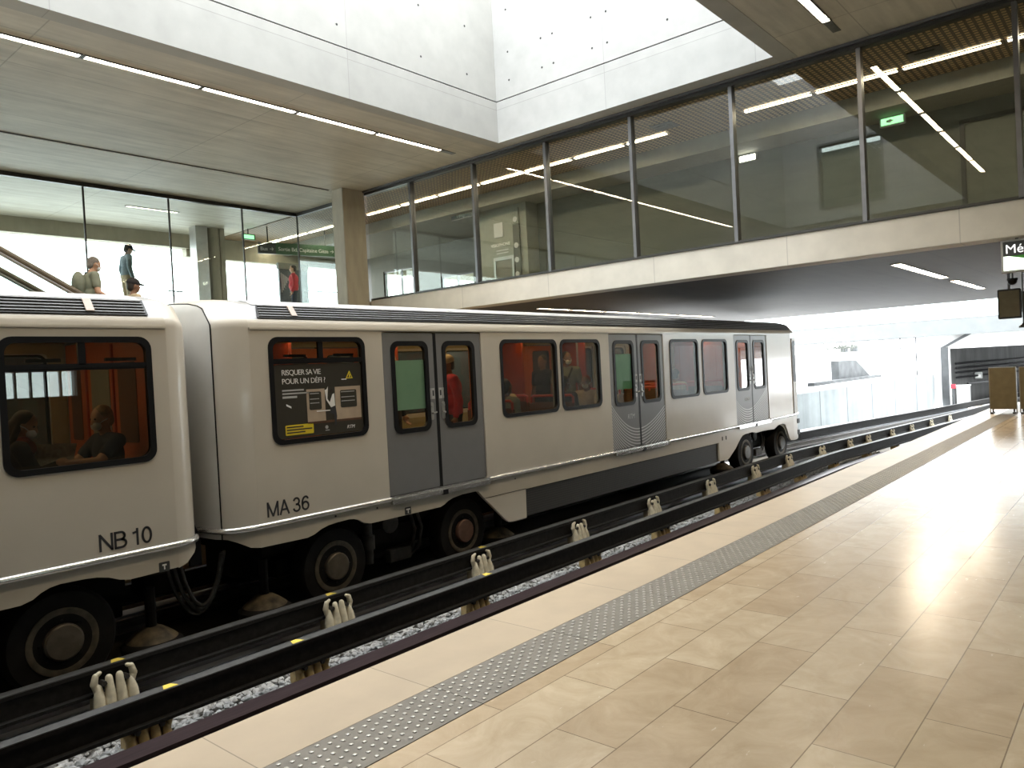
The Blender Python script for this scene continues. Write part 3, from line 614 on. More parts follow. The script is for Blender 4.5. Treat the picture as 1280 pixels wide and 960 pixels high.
def runway(pth, label, mt='runway'):
    o = MB().sweep([(-0.11, -1.12), (0.11, -1.12), (0.11, -1.145), (0.02, -1.16), (0.02, -1.30), (0.12, -1.32), (-0.12, -1.32), (-0.02, -1.30), (-0.02, -1.16), (-0.11, -1.145)], pth).build('tyre_runway', mt)
    tag(o, label, 'tyre runway', 'steel tyre runways')
runway(path(5.72), 'purple brown steel runway between the platform edge and the ballast')
runway(path(3.72), 'steel runway of the empty track hidden by the platform edge')
runway(path(7.44, x1=38), 'steel runway under the wheels nearest the platform', 'runway_far')
runway(path(9.40, x1=38, extra=0.6), 'steel runway under the far wheels, bright beyond the train', 'runway_far')

# insulators, one built and copied
ORD = 'first second third fourth fifth sixth seventh eighth ninth tenth eleventh twelfth thirteenth fourteenth fifteenth'.split()
def make_insulator(front, block=-0.17):
    root = bpy.data.objects.new('insulator', None); COL.objects.link(root)
    MB().box(-0.20, 0.20, -0.03, 0.16, -0.40, -0.35).box(-0.165, 0.165, 0.005, 0.13, -0.36, block).build('foot', front, root, bevel=0.012)
    m = MB()
    for i in (-1.5, -0.5, 0.5, 1.5):
        x = i*0.092; mid = abs(i) < 1
        m.cap((x*1.08, -0.040, -0.33), (x, -0.028, -0.20), 0.050, 0.047, 12, 3)
        m.cap((x, -0.028, -0.20), (x*0.96, -0.006, -0.045 if mid else -0.11), 0.047, 0.030, 12, 3)
    m.build('fins', front, root, smooth=True)
    for sx in (-1, 1):
        m = MB(); m.cap((sx*0.135, 0.0, -0.14), (sx*0.165, 0.0, -0.07), 0.036, 0.030, 10, 3); m.cap((sx*0.165, 0.0, -0.07), (sx*0.15, 0.0, -0.005), 0.032, 0.026, 10, 3); m.cap((sx*0.15, 0.0, -0.005), (sx*0.115, 0.0, 0.015), 0.024, 0.018, 10, 3)
        m.build('clamp_arm', front, root, smooth=True)
        m = MB(); m.cyl((sx*0.095, -0.045, -0.075), (sx*0.095, 0.03, -0.075), 0.024, n=6); m.build('bolt', 'bolt', root)
    return root
def insulators(proto, spots, Y, z, lab, group):
    for i, X in enumerate(spots):
        o = proto if i == 0 else copy_tree(proto)
        o.location = (X, Y+shift(X), z)
        tag(o, lab(i), 'insulator', group)
P2 = [2.66, 5.04, 7.39, 9.67, 11.99, 14.31, 16.57, 18.6, 20.6, 22.4, 23.7, 25.6, 27.3, 29.2, 31.2]
insulators(make_insulator('insul'), P2, 7.015, -0.93, lambda i: 'cream finned insulator of the guide bar beside the train, %s from the left' % ORD[i], 'insulators of the guide bar beside the train')
P1 = [2.55, 4.07, 6.35, 8.72, 10.72, 13.0, 14.9, 17.0, 19.2, 21.3, 23.3, 25.3, 27.2]
insulators(make_insulator('insul_rust', -0.06), P1, 6.12, -1.07, lambda i: 'rust stained insulator under the nearer guide bar, %s from the left' % ORD[i], 'insulators of the nearer guide bar')
P3 = [23.2, 24.6, 26.2, 27.8, 29.5, 31.2, 33.0, 34.8, 36.6, 38.4, 40.2]
def yfar(X):
    q = [(20.2, 9.74), (22, 9.2), (24, 8.65), (27.4, 8.2), (34, 7.08), (41, 6.05)]
    for (a, b), (c, d) in zip(q, q[1:]):
        if a <= X <= c: return b+(d-b)*(X-a)/(c-a)
pf = make_insulator('insul')
for i, X in enumerate(P3):
    o = pf if i == 0 else copy_tree(pf); o.location = (X, yfar(X)+0.08, -0.95)
    tag(o, 'small insulator under the far guide bar, %s one right of the train' % ORD[i], 'insulator', 'insulators of the far guide bar')
# yellow paint marks beside the insulators
for i, X in enumerate((2.72, 5.0, 7.5)):
    o = MB().add([(X-0.06, 7.06, -0.875), (X+0.06, 7.06, -0.875), (X+0.03, 7.14, -0.875), (X-0.03, 7.14, -0.875), (X-0.06, 7.06, -0.872), (X+0.06, 7.06, -0.872), (X+0.03, 7.14, -0.872), (X-0.03, 7.14, -0.872)], [(0, 1, 2, 3), (4, 5, 6, 7), (0, 1, 5, 4), (1, 2, 6, 5), (2, 3, 7, 6), (3, 0, 4, 7)]).build('paint_mark', 'yellow')
    tag(o, 'yellow paint mark on the guide bar beside the train, %s from the left' % ORD[i], 'paint mark', 'yellow marks on the guide bars')
for i, X in enumerate((2.72, 3.9, 6.5)):
    o = MB().add([(X-0.06, 6.06, -0.875), (X+0.06, 6.06, -0.875), (X+0.03, 6.14, -0.875), (X-0.03, 6.14, -0.875), (X-0.06, 6.06, -0.872), (X+0.06, 6.06, -0.872), (X+0.03, 6.14, -0.872), (X-0.03, 6.14, -0.872)], [(0, 1, 2, 3), (4, 5, 6, 7), (0, 1, 5, 4), (1, 2, 6, 5), (2, 3, 7, 6), (3, 0, 4, 7)]).build('paint_mark', 'yellow')
    tag(o, 'yellow paint mark on the nearer guide bar, %s from the left' % ORD[i], 'paint mark', 'yellow marks on the guide bars')

# loose ballast
m = MB()
rnd = random.Random(3)
ICO = [(-0.53, 0, 0.85), (0.53, 0, 0.85), (-0.53, 0, -0.85), (0.53, 0, -0.85), (0, 0.85, 0.53), (0, 0.85, -0.53), (0, -0.85, 0.53), (0, -0.85, -0.53), (0.85, 0.53, 0), (-0.85, 0.53, 0), (0.85, -0.53, 0), (-0.85, -0.53, 0)]
ICF = [(1, 4, 0), (4, 9, 0), (4, 5, 9), (8, 5, 4), (1, 8, 4), (1, 10, 8), (10, 3, 8), (8, 3, 5), (3, 2, 5), (3, 7, 2), (3, 10, 7), (10, 6, 7), (6, 11, 7), (6, 0, 11), (6, 1, 0), (10, 1, 6), (11, 0, 9), (2, 11, 9), (5, 2, 9), (11, 2, 7)]
def stone(x, y, z, s):
    a = rnd.random()*6.28; ca, sa = math.cos(a), math.sin(a); ax, ay, az = s*rnd.uniform(0.7, 1.3), s*rnd.uniform(0.6, 1.0), s*rnd.uniform(0.45, 0.8)
    vs = []
    for p in ICO:
        q = (p[0]*ax*rnd.uniform(.75, 1.2), p[1]*ay*rnd.uniform(.75, 1.2), p[2]*az*rnd.uniform(.75, 1.2))
        vs.append((x+q[0]*ca-q[1]*sa, y+q[0]*sa+q[1]*ca, z+q[2]))
    m.add(vs, ICF)
for k in range(9500):
    X = 0.8+22*rnd.random()**1.5; Y = rnd.uniform(5.87, 6.75)
    stone(X, Y+shift(X), -1.315+rnd.uniform(-0.02, 0.035), rnd.uniform(0.022, 0.050))
o = m.build('ballast_stones', 'ballast'); tag(o, 'loose grey ballast stones between the tracks', 'ballast', None, 'stuff')
MT['hub_rust'] = plain('rust flecked guide wheel cap', (0.075, 0.055, 0.03), 0.75, 0, 0.8, 9)
MT['door_grey'] = plain('grey door paint', (0.175, 0.175, 0.178), 0.35, 0, 0.03)
MT['bogie_grey'] = plain('grimy bogie fittings', (0.05, 0.046, 0.04), 0.6, 0.2, 0.4, 10)
MT['roof_panel'] = plain('pale grey roof hatch', (0.50, 0.50, 0.50), 0.4, 0.2, 0.05)
MT['latch_paint'] = plain('pinkish latch', (0.50, 0.40, 0.34), 0.5)
MT['door_wave'] = door_mat('grey door with pale arcs', 12.05, 1.0)
MT['door_wave_far'] = door_mat('grey door with pale arcs further', 16.85, 1.0)
MT['door_wave_faint'] = plain('grey door paint faint', (0.18, 0.18, 0.183), 0.35, 0, 0.03)
MT['cab_pale'] = plain('cab door paint', (0.62, 0.62, 0.60), 0.35)
# ------------------------------------------------------------------ the train
YC, YT = 8.44, 7.12
HW = YC-YT
ROOF = [(1.32, 2.10), (1.315, 2.15), (1.29, 2.185), (1.16, 2.345), (1.05, 2.385), (0.84, 2.425), (0.44, 2.46), (0.0, 2.47)]   # half width, height
def ring(inset, drop, zb):
    pts = [(HW, zb), (HW, 0.03)]+ROOF
    half = []
    for w_, z_ in pts:
        w2 = w_*(1-inset/HW)
        z2 = z_-drop*max(0.0, (z_-1.9)/0.57)
        half.append((w2, z2))
    return [(YC-w2, z2) for w2, z2 in half]+[(YC+w2, z2) for w2, z2 in reversed(half[:-1])]
def end_cap(parent, secs, name='end_cap', mt='car_white', win=None):
    # secs: (X, inset, drop, zb)
    m = MB(); rs = [[(X, y, z) for y, z in ring(i, d, zb)] for X, i, d, zb in secs]
    n = len(rs[0]); vs = [p for r in rs for p in r]; fs = []
    for k in range(len(rs)-1): fs += [(k*n+i, k*n+(i+1) % n, (k+1)*n+(i+1) % n, (k+1)*n+i) for i in range(n-1)]
    fs.append(tuple((len(rs)-1)*n+i for i in range(n)))
    m.add(vs, fs)
    return m.build(name, mt, parent, smooth=True)
def mirror(L, c): return [(c-x, z) for x, z in reversed(L)]
def hw_window(parent, x0, x1, z0, z1, hopper=False, far=False, r=0.09):
    Y = 2*YC-YT if far else YT; s = -1 if far else 1
    f = MB().plate(rrect(x0-0.028, x1+0.028, z0-0.028, z1+0.028, r+0.025), [rrect(x0+0.024, x1-0.024, z0+0.024, z1-0.024, r)], 0.055, onY(Y-0.012*s, s)).build('window', 'rubber', parent)
    MB().plate(rrect(x0, x1, z0, z1, r), [], 0.008, onY(Y+0.010*s, s)).build('pane', 'car_glass', f)
    if hopper:
        zz = z1-0.235; xm = (x0+x1)/2+0.02
        MB().box(x0+0.02, x1-0.02, Y-0.004, Y+0.03, zz-0.028, zz+0.028).box(x0+0.02, x1-0.02, Y-0.01, Y+0.0, zz-0.006, zz+0.014).build('transom', 'rubber', f)
        MB().box(xm-0.03, xm+0.03, Y-0.004, Y+0.03, zz, z1-0.02).build('window_bar', 'rubber', f)
        for a, b in ((x0+0.18, x0+0.45), (xm+0.2, xm+0.47)): MB().box(a, b, Y+0.02, Y+0.05, zz+0.045, zz+0.075).build('window_catch', 'rubber', f)
    return f
def door(parent, x0, x1, sheet=None, far=False, pattern=None, logo=False):
    Y = 2*YC-YT if far else YT; s = -1 if far else 1
    z0, z1 = 0.06, 2.05; xm = (x0+x1)/2
    mt = pattern or 'door_grey'
    for k, (a, b) in enumerate(((x0+0.014, xm-0.026), (xm+0.026, x1-0.014))):
        wx0, wx1 = (a+0.15, b-0.13) if k == 0 else (a+0.13, b-0.15)
        lf = MB().plate(rrect(a, b, z0, z1, 0.02, 2), [rrect(wx0, wx1, 0.83, 1.92, 0.09)], 0.035, onY(Y+0.012*s, s)).build('door_leaf', mt, parent)
        MB().plate(rrect(wx0-0.03, wx1+0.03, 0.80, 1.95, 0.11), [rrect(wx0+0.03, wx1-0.03, 0.86, 1.89, 0.08)], 0.05, onY(Y+0.0*s, s)).build('door_window_frame', 'rubber', lf)
        MB().plate(rrect(wx0, wx1, 0.83, 1.92, 0.09), [], 0.008, onY(Y+0.022*s, s)).build('door_pane', 'door_glass', lf)
        if not far:
            hx = b-0.075 if k == 0 else a+0.075
            m = MB(); m.plate(rrect(hx-0.028, hx+0.028, 0.93, 1.16, 0.026), [], 0.012, onY(Y+0.002, 1)); m.cyl((hx, Y+0.004, 1.02), (hx, Y-0.03, 1.02), 0.014, n=10); m.cyl((hx, Y-0.028, 1.02), (hx+(0.05 if k == 0 else -0.05), Y-0.028, 1.03), 0.010, n=8); m.cyl((hx, Y+0.004, 1.11), (hx, Y-0.012, 1.11), 0.018, n=10)
            m.build('door_handle', 'alu', lf)
            m = MB(); m.box(hx-0.062, hx-0.006, Y+0.008, Y+0.012, 1.20, 1.34, 0); m.box(hx+0.006, hx+0.062, Y+0.008, Y+0.012, 1.20, 1.34, 0)
            for q in (-0.048, 0.022): m.box(hx+q, hx+q+0.026, Y+0.006, Y+0.009, 1.24, 1.31, 1)
            m.build('door_notice', ['pale', 'text'], lf)
            if k == 0 and sheet: MB().plate(rrect(wx0+0.02, wx1-0.0, 1.09, 1.71, 0.01, 1), [], 0.004, onY(Y+0.036, 1)).build('window_sheet', sheet, lf)
            if k == 0 and logo: words('RTM', 0.12, (b-0.40, Y+0.011, 0.56), (1, 0, 0), (0, 0, 1), 'pale', lf, 'emblem', 0.001, spacing=1.0, shear=0.25)
    MB().box(xm-0.027, xm+0.027, Y+min(0.010*s, 0.045*s), Y+max(0.010*s, 0.045*s), z0, z1).build('door_seal', 'rubber', parent)
    MB().box(x0, x1, Y+min(0.052*s, 0.062*s), Y+max(0.052*s, 0.062*s), 0.0, z0+0.02).build('door_track', 'rubber', parent)
    if not far:
        m = MB(); m.box(x0+0.0, x1, Y-0.055, Y+0.02, -0.035, 0.028); m.box(x0, x1, Y-0.03, Y+0.02, 0.028, 0.05)
        m.build('door_sill', 'chrome', parent, bevel=0.006)
        MB().box(xm-0.04, xm+0.05, Y-0.06, Y-0.0, -0.045, 0.02).build('sill_stop', 'rubber', parent)
def wheel(parent, X, hubmat='hub', far=False):
    s = -1 if far else 1; Y = (2*YC-7.34) if far else 7.34; z = -0.655
    w_ = MB().lathe((X, Y, z), (0, -s, 0), [(-0.27, 0.30), (-0.27, 0.42), (-0.22, 0.463), (-0.05, 0.463), (-0.005, 0.43), (0.0, 0.30)], 40).build('wheel', 'tyre', parent, smooth=True)
    if not far:
        rm = MB().lathe((X, Y, z), (0, -1, 0), [(-0.05, 0.295), (0.006, 0.295), (0.012, 0.27), (-0.005, 0.225), (-0.03, 0.215), (-0.06, 0.21)], 36)
        for k in range(8):
            a = 2*math.pi*k/8; rm.cyl((X+0.19*math.cos(a), Y+0.05, z+0.19*math.sin(a)), (X+0.19*math.cos(a), Y+0.0, z+0.19*math.sin(a)), 0.013, n=6, mi=1)
        rm.cyl((X, Y+0.07, z), (X, Y+0.03, z), 0.215, n=28, mi=1)
        rm.build('wheel_rim', ['rim', 'bolt'], w_, smooth=True)
        MB().lathe((X, Y, z), (0, -1, 0), [(-0.05, 0.165), (0.035, 0.16), (0.05, 0.145), (0.055, 0.03), (0.055, 0.005)], 28).build('hub_cap', hubmat, w_, smooth=True)
def guide_wheel(parent, X, far=False):
    Y = 7.47
    g = MB().lathe((X, Y, -0.93), (0, 0, 1), [(-0.09, 0.2), (-0.08, 0.27), (0.0, 0.28), (0.03, 0.24), (0.035, 0.2)], 28).build('guide_wheel', 'tyre', parent, smooth=True)
    MB().lathe((X, Y, -0.895), (0, 0, 1), [(0.0, 0.235), (0.015, 0.22), (0.07, 0.15), (0.11, 0.09), (0.125, 0.03)], 24).build('guide_wheel_cap', 'hub_rust', g, smooth=True)
    MB().cyl((X, Y, -0.79), (X, Y, -0.4), 0.05, n=10).build('guide_wheel_post', 'under', g)
def tube_strip(parent, pts, r=0.032):
    MB().tube(pts, r, 10).build('rub_strip', 'chrome', parent, smooth=True)

def bogie(parent, xa, xb):
    m = MB()
    m.box(xa-0.55, xb+0.55, 7.72, 7.86, -0.72, -0.52); m.box((xa+xb)/2-0.35, (xa+xb)/2+0.35, 7.55, 9.35, -0.60, -0.40)
    m.box(xa-0.75, xb+0.75, 7.95, 8.95, -0.75, -0.35)
    for X in (xa, xb): m.cyl((X, 7.4, -0.655), (X, 9.48, -0.655), 0.07, n=10)
    m.build('bogie_frame', 'under', parent, bevel=0.01)
    xm = (xa+xb)/2
    m = MB(); m.lathe((xm-0.05, 7.62, -0.36), (0, -1, 0), [(0, .13), (.08, .13), (.09, .11), (.09, .02)], 18)
    m.cyl((xm-0.42, 7.55, -0.8), (xm-0.42, 7.55, -0.30), 0.06, n=12); m.cyl((xm-0.42, 7.55, -0.62), (xm-0.42, 7.55, -0.45), 0.085, n=12)
    m.build('damper', 'bogie_grey', parent, smooth=True)
    m = MB()
    for dx in (0.28, 0.40): m.tube([(xm+dx, 7.55, -0.25), (xm+dx+0.06, 7.52, -0.5), (xm+dx+0.02, 7.55, -0.75), (xm+dx-0.1, 7.6, -0.85)], 0.022, 8)
    m.build('brake_hose', 'bogie_grey', parent, smooth=True)
    MB().box(xm-0.12, xm+0.25, 7.50, 7.62, -0.86, -0.70).build('collector_shoe', 'bogie_grey', parent, bevel=0.01)

def lining(parent, xa, xb, holes_w, doors, far):
    Y = (2*YC-YT-0.075) if far else YT+0.075; s = -1 if far else 1
    hol = [rrect(a, b, 0.80, 1.98, 0.05, 2) for a, b in holes_w]+[rrect(a+.02, b-.02, 0.03, 2.02, 0.02, 1) for a, b in doors]
    MB().plate([(xa, 0.0), (xb, 0.0), (xb, 2.12), (xa, 2.12)], hol, 0.02, onY(Y, s)).build('inner_lining', 'beige_in' if far else 'beige_in', parent)
    for a, b in doors:
        for k, (p, q) in enumerate(((a+.03, (a+b)/2-.005), ((a+b)/2+.005, b-.03))):
            MB().plate([(p, 0.02), (q, 0.02), (q, 2.0), (p, 2.0)], [rrect(p+0.16, q-0.16, 0.80, 1.90, 0.06, 3)], 0.015, onY(Y-0.018*s, s)).build('door_lining', 'orange', parent)
def seat(parent, X, y0, y1, face):
    # bench facing +X (face=1) or -X
    m = MB(); m.box(X-0.22, X+0.22, y0, y1, 0.32, 0.40); m.box(X-0.18, X+0.18, y0+0.05, y1-0.05, 0.02, 0.32)
    xb = X-0.24*face; m.box(min(xb, xb-0.07*face), max(xb, xb-0.07*face), y0, y1, 0.42, 0.95)
    st = m.build('seat', 'seat', parent, bevel=0.02)
    xr = X-0.275*face
    MB().tube([(xr, y0+0.03, 0.9), (xr, y0+0.03, 1.03), (xr, y0+0.07, 1.06), (xr, y1-0.07, 1.06), (xr, y1-0.03, 1.03), (xr, y1-0.03, 0.9)], 0.022, 8).build('seat_rail', 'red_rail', st, smooth=True)

def car_shell(root, xa, xb, bottom, wins, doors, near_sheets):
    holes = [rrect(a, b, z0, z1, 0.09) for a, b, z0, z1, h in wins]
    holes += [rrect(a, b, 0.045, 2.065, 0.02, 2) for a, b in doors]
    outline = list(bottom)+[(xb, 2.10), (xa, 2.10)]
    MB().plate(outline, holes, 0.05, onY(YT, 1)).build('side_panel', 'car_white', root)
    hf = [rrect(a, b, z0, z1, 0.09) for a, b, z0, z1, h in wins]+[rrect(a, b, 0.045, 2.065, 0.02, 2) for a, b in doors]
    MB().plate([(xa, -0.2), (xb, -0.2), (xb, 2.10), (xa, 2.10)], hf, 0.05, onY(2*YC-YT, -1)).build('side_panel', 'car_white', root)
    for far in (False, True): lining(root, xa, xb, [(a, b) for a, b, _, _, _ in wins], doors, far)
    for a, b, z0, z1, h in wins:
        hw_window(root, a, b, z0, z1, h); hw_window(root, a, b, z0, z1, False, True)
    # roof with the vent band along its shoulder
    m = MB(); n = len(ROOF)
    half = [(YC-w_, z_) for w_, z_ in ROOF]; full = half+[(YC+w_, z_) for w_, z_ in reversed(ROOF[:-1])]
    k = len(full); vs = [(X, y, z) for X in (xa, xb) for y, z in full]
    m.add(vs, [(i, i+1, k+i+1, k+i) for i in range(k-1)], 0)
    for i in (0, 1): m.m[i] = 1; m.m[k-2-i] = 1
    m.build('roof', ['roof', 'car_white'], root, smooth=True)
    m = MB(); m.box(xa+0.02, xb-0.02, 7.30, 9.58, -0.05, 0.0); m.build('car_floor', 'car_floor', root)
    m = MB(); m.box(xa+0.3, xb-0.3, 7.62, 9.26, -0.42, -0.05); m.build('underframe', 'under', root)
    m = MB(); m.box(xa+0.02, xb-0.02, 7.35, 9.53, 2.09, 2.11); m.build('car_ceiling', 'car_ceiling', root)
    for yy in (7.95, 8.93): MB().box(xa+0.6, xb-0.6, yy-0.06, yy+0.06, 2.075, 2.09).build('ceiling_lamp', 'car_lamp', root)
def vent_band(root, xa, xb, latch=True):
    # slanted louvred band: from (half width 1.285, 2.19) up to (1.165, 2.34)
    a = Vector((0, YC-1.285, 2.195)); b = Vector((0, YC-1.165, 2.345)); u = (b-a).normalized(); nrm = Vector((0, -u.z, u.y))
    def P(X, t, h): q = a+(b-a)*t+nrm*h; return (X, q.y, q.z)
    m = MB(); m.add([P(xa, 0, .003), P(xb, 0, .003), P(xb, 1, .003), P(xa+0.06, 1, .003), P(xa, 0, .012), P(xb, 0, .012), P(xb, 1, .012), P(xa+0.06, 1, .012)], [(0, 1, 2, 3), (4, 5, 6, 7), (0, 1, 5, 4), (1, 2, 6, 5), (2, 3, 7, 6), (3, 0, 4, 7)])
    g = m.build('roof_vent', 'grille_black', root)
    m = MB()
    for k in range(5):
        t0 = 0.11+0.19*k; t1 = t0+0.055
        m.add([P(xa+0.02+0.05*t0, t0, .012), P(xb-0.02, t0, .012), P(xb-0.02, t1, .012), P(xa+0.02+0.05*t0, t1, .012), P(xa+0.02+0.05*t0, t0, .024), P(xb-0.02, t0, .024), P(xb-0.02, t1, .02), P(xa+0.02+0.05*t0, t1, .02)], [(0, 1, 2, 3), (4, 5, 6, 7), (0, 1, 5, 4), (1, 2, 6, 5), (2, 3, 7, 6), (3, 0, 4, 7)])
    m.build('louvres', 'slat', g)
    if latch:
        x = latch; m = MB(); m.add([P(x-0.035, 0.12, .02), P(x+0.035, 0.12, .02), P(x+0.035, 0.9, .02), P(x-0.035, 0.9, .02), P(x-0.035, 0.12, .032), P(x+0.035, 0.12, .032), P(x+0.035, 0.9, .032), P(x-0.035, 0.9, .032)], [(0, 1, 2, 3), (4, 5, 6, 7), (0, 1, 5, 4), (1, 2, 6, 5), (2, 3, 7, 6), (3, 0, 4, 7)])
        m.build('vent_latch', 'latch_paint', g)
    # flat roof hatch sheets above the band
    m = MB()
    n = max(1, int((xb-xa)/2.6)); L = (xb-xa)/n
    q0 = Vector((0, YC-1.16, 2.352)); q1 = Vector((0, YC-1.05, 2.392)); q2 = Vector((0, YC-0.84, 2.432))
    for i in range(n):
        X0, X1 = xa+i*L+0.012, xa+(i+1)*L-0.012
        m.add([(X0, q0.y, q0.z), (X1, q0.y, q0.z), (X1, q1.y, q1.z), (X0, q1.y, q1.z), (X1, q2.y, q2.z), (X0, q2.y, q2.z)], [(0, 1, 2, 3), (3, 2, 4, 5)])
    m.build('roof_hatches', 'roof_panel', root)

# ---- the car in the middle of the picture
car = thing('metro_car', 'white metro car numbered MA 36 with grey doors and poster in its first window', 'metro car', (12.0, YC, -1.12), 'cars of the metro train')
XA, XZ = 4.20, 19.35
arch = [(4.20, -0.19), (4.77, -0.20), (4.86, -0.18), (4.95, -0.14), (5.05, -0.115), (5.15, -0.105), (5.34, -0.10), (5.42, -0.112), (5.49, -0.14), (5.55, -0.18), (5.64, -0.205), (6.79, -0.205), (6.86, -0.185), (6.93, -0.15), (7.02, -0.125), (7.20, -0.105), (7.45, -0.105), (7.52, -0.12), (7.60, -0.20), (7.85, -0.42), (8.05, -0.60), (8.12, -0.645), (8.22, -0.655), (8.52, -0.655), (8.53, -0.235),
        (14.98, -0.235), (14.99, -0.63), (15.42, -0.63), (15.50, -0.60), (15.80, -0.45), (16.08, -0.26), (16.20, -0.20), (16.32, -0.18), (16.72, -0.17), (16.85, -0.18), (16.95, -0.21), (17.42, -0.20), (18.05, -0.22), (18.17, -0.19), (18.30, -0.15), (18.60, -0.135), (18.76, -0.17), (18.88, -0.30), (19.02, -0.53), (19.12, -0.60), (19.35, -0.62)]
WIN = [(4.42, 5.68, 0.86, 2.02, True), (8.66, 9.98, 0.86, 1.98, False), (10.10, 11.40, 0.86, 1.98, False), (13.06, 14.22, 0.84, 1.97, False), (14.40, 15.58, 0.84, 1.97, False)]
DR = [(6.03, 7.62), (10.98, 12.75), (15.97, 17.78)]
# door and window spans along the side, read off the photograph
WIN = [(4.44, 5.66, 0.87, 1.97, True), (8.13, 9.42, 0.87, 1.94, False), (9.56, 10.62, 0.87, 1.94, False), (13.06, 14.20, 0.84, 1.94, False), (14.42, 15.56, 0.84, 1.94, False)]
DR = [(5.96, 7.72), (10.93, 12.80), (15.95, 17.80)]
car_shell(car, XA, XZ, arch, WIN, DR, None)
door(car, *DR[0], sheet='mint')
door(car, *DR[1], sheet='green_sheet', pattern='door_wave', logo=True)
door(car, *DR[2], pattern='door_wave_far', logo=True)
for d in DR: door(car, *d, far=True)
end_cap(car, [(4.205, 0.0, 0.0, -0.19), (4.10, 0.012, 0.0, -0.17), (3.98, 0.05, 0.015, -0.10), (3.90, 0.10, 0.035, -0.06), (3.865, 0.145, 0.05, -0.055)], mt='car_white')
end_cap(car, [(3.862, 0.148, 0.05, -0.055), (3.835, 0.22, 0.075, -0.055), (3.815, 0.42, 0.11, -0.055), (3.80, 0.62, 0.14, -0.055)], 'end_face', 'car_end')
end_cap(car, [(19.345, 0.0, 0.0, -0.62), (19.60, 0.02, 0.01, -0.62), (19.82, 0.07, 0.03, -0.60), (19.98, 0.15, 0.08, -0.56), (20.08, 0.28, 0.15, -0.55), (20.12, 0.55, 0.22, -0.55)], mt='car_white')
vent_band(car, 4.33, 19.4, latch=4.78)
MB().tube([(3.862, y, z) for y, z in ring(0.143, 0.05, -0.055)], 0.007, 6).build('cap_joint', 'rubber', car)
# bright strip along the waist, broken at each door
Yn = YT-0.016
tube_strip(car, [(3.80, 7.62, 0.03), (3.815, 7.42, 0.03), (3.85, 7.25, 0.03), (3.95, 7.15, 0.03), (4.1, 7.115, 0.03), (4.25, Yn, 0.03), (DR[0][0]-0.01, Yn, 0.03)])
for a, b in ((DR[0][1], DR[1][0]), (DR[1][1], DR[2][0])): tube_strip(car, [(a+0.01, Yn, 0.03), (b-0.01, Yn, 0.03)])
tube_strip(car, [(DR[2][1]+0.01, Yn, 0.03), (19.35, Yn, 0.03), (19.6, Yn+0.02, 0.03), (19.82, Yn+0.07, 0.03), (19.99, 7.26, 0.03), (20.1, 7.42, 0.03)])
MB().box(4.2, 19.4, YT-0.012, YT+0.02, 2.072, 2.10).build('gutter', 'car_white', car, bevel=0.005)
# low skirts and the cab window
MB().plate([(8.54, -0.25), (14.97, -0.25), (14.97, -0.64), (8.54, -0.64)], [], 0.03, onY(YT+0.03, 1)).build('equipment_skirt', 'skirt_mesh', car)
m = MB(); rot = Matrix.Rotation(math.radians(-8), 4, 'Z')
cw = MB().plate(rrect(19.40, 19.80, 0.06, 1.98, 0.05), [rrect(19.45, 19.76, 0.86, 1.92, 0.08)], 0.02, lambda u, v, w_: (u, YT-0.008+0.20*(u-19.40)*max(0, u-19.40)*1.7+w_, v)).build('cab_door', 'cab_pale', car)
MB().plate(rrect(19.45, 19.76, 0.86, 1.92, 0.08), [], 0.01, lambda u, v, w_: (u, YT-0.012+0.20*(u-19.40)*max(0, u-19.40)*1.7+w_, v)).build('cab_pane', 'rubber', cw)
MB().box(19.405, 19.42, YT-0.012, YT+0.01, 0.06, 1.98).build('door_gap', 'rubber', cw)
for z in (-0.16, -0.45): MB().plate(rrect(19.72, 19.86, z-0.06, z+0.06, 0.01, 1), [], 0.02, lambda u, v, w_: (u, YT+0.03+w_, v)).build('socket', 'rubber', car)
m = MB()
for X in (15.15, 15.33): m.box(X, X+0.03, YT-0.008, YT+0.01, -0.20, -0.12)
for X, z in ((5.15, -0.03), (5.75, -0.04), (8.3, -0.05), (11.5, -0.05)): m.cyl((X, YT-0.005, z), (X, YT+0.01, z), 0.012, n=8)
m.build('skirt_fastener', 'bolt', car)
MB().box(7.62, 8.53, YT-0.004, YT+0.004, -0.232, -0.226).build('panel_joint', 'rubber', car)
pl = MB().plate(rrect(6.18, 6.28, -0.20, -0.11, 0.006, 1), [], 0.01, onY(YT-0.004, 1)).build('data_plate', 'sign_dark', car)
MB().box(6.20, 6.26, YT-0.007, YT-0.003, -0.145, -0.13).box(6.224, 6.236, YT-0.007, YT-0.003, -0.185, -0.145).build('plate_mark', 'white', pl)
stroke_text('MA 36', 0.153, 4.30, 0.108, YT-0.001, 'text', car)
for X, h in ((5.28, 'hub'), (7.41, 'hub_red'), (16.85, 'hub_grey'), (19.0, 'hub_grey')): wheel(car, X, h); wheel(car, X, h, True)
bogie(car, 5.28, 7.41); bogie(car, 16.85, 19.0)
for X in (4.42, 8.26, 15.85): guide_wheel(car, X)
for X, y0, y1, f in ((4.75, 7.35, 8.3, 1), (5.6, 7.35, 8.3, -1), (8.90, 7.35, 8.3, 1), (10.46, 7.35, 8.3, 1), (10.26, 8.62, 9.5, -1), (13.3, 7.35, 8.3, 1), (14.47, 7.35, 8.3, 1), (15.6, 7.35, 8.3, -1), (13.3, 8.6, 9.5, 1), (14.9, 8.6, 9.5, -1)): seat(car, X, y0, y1, f)
for X in (5.90, 7.80, 10.86, 12.88, 15.9, 17.86):
    MB().box(X-0.025, X+0.025, 8.98, 9.6, 0.02, 2.05).build('draught_screen', 'orange_dark', car)
pst = MB().box(8.16, 8.28, 7.24, 7.255, 1.40, 1.92).build('notice_strip', 'orange_dark', car)
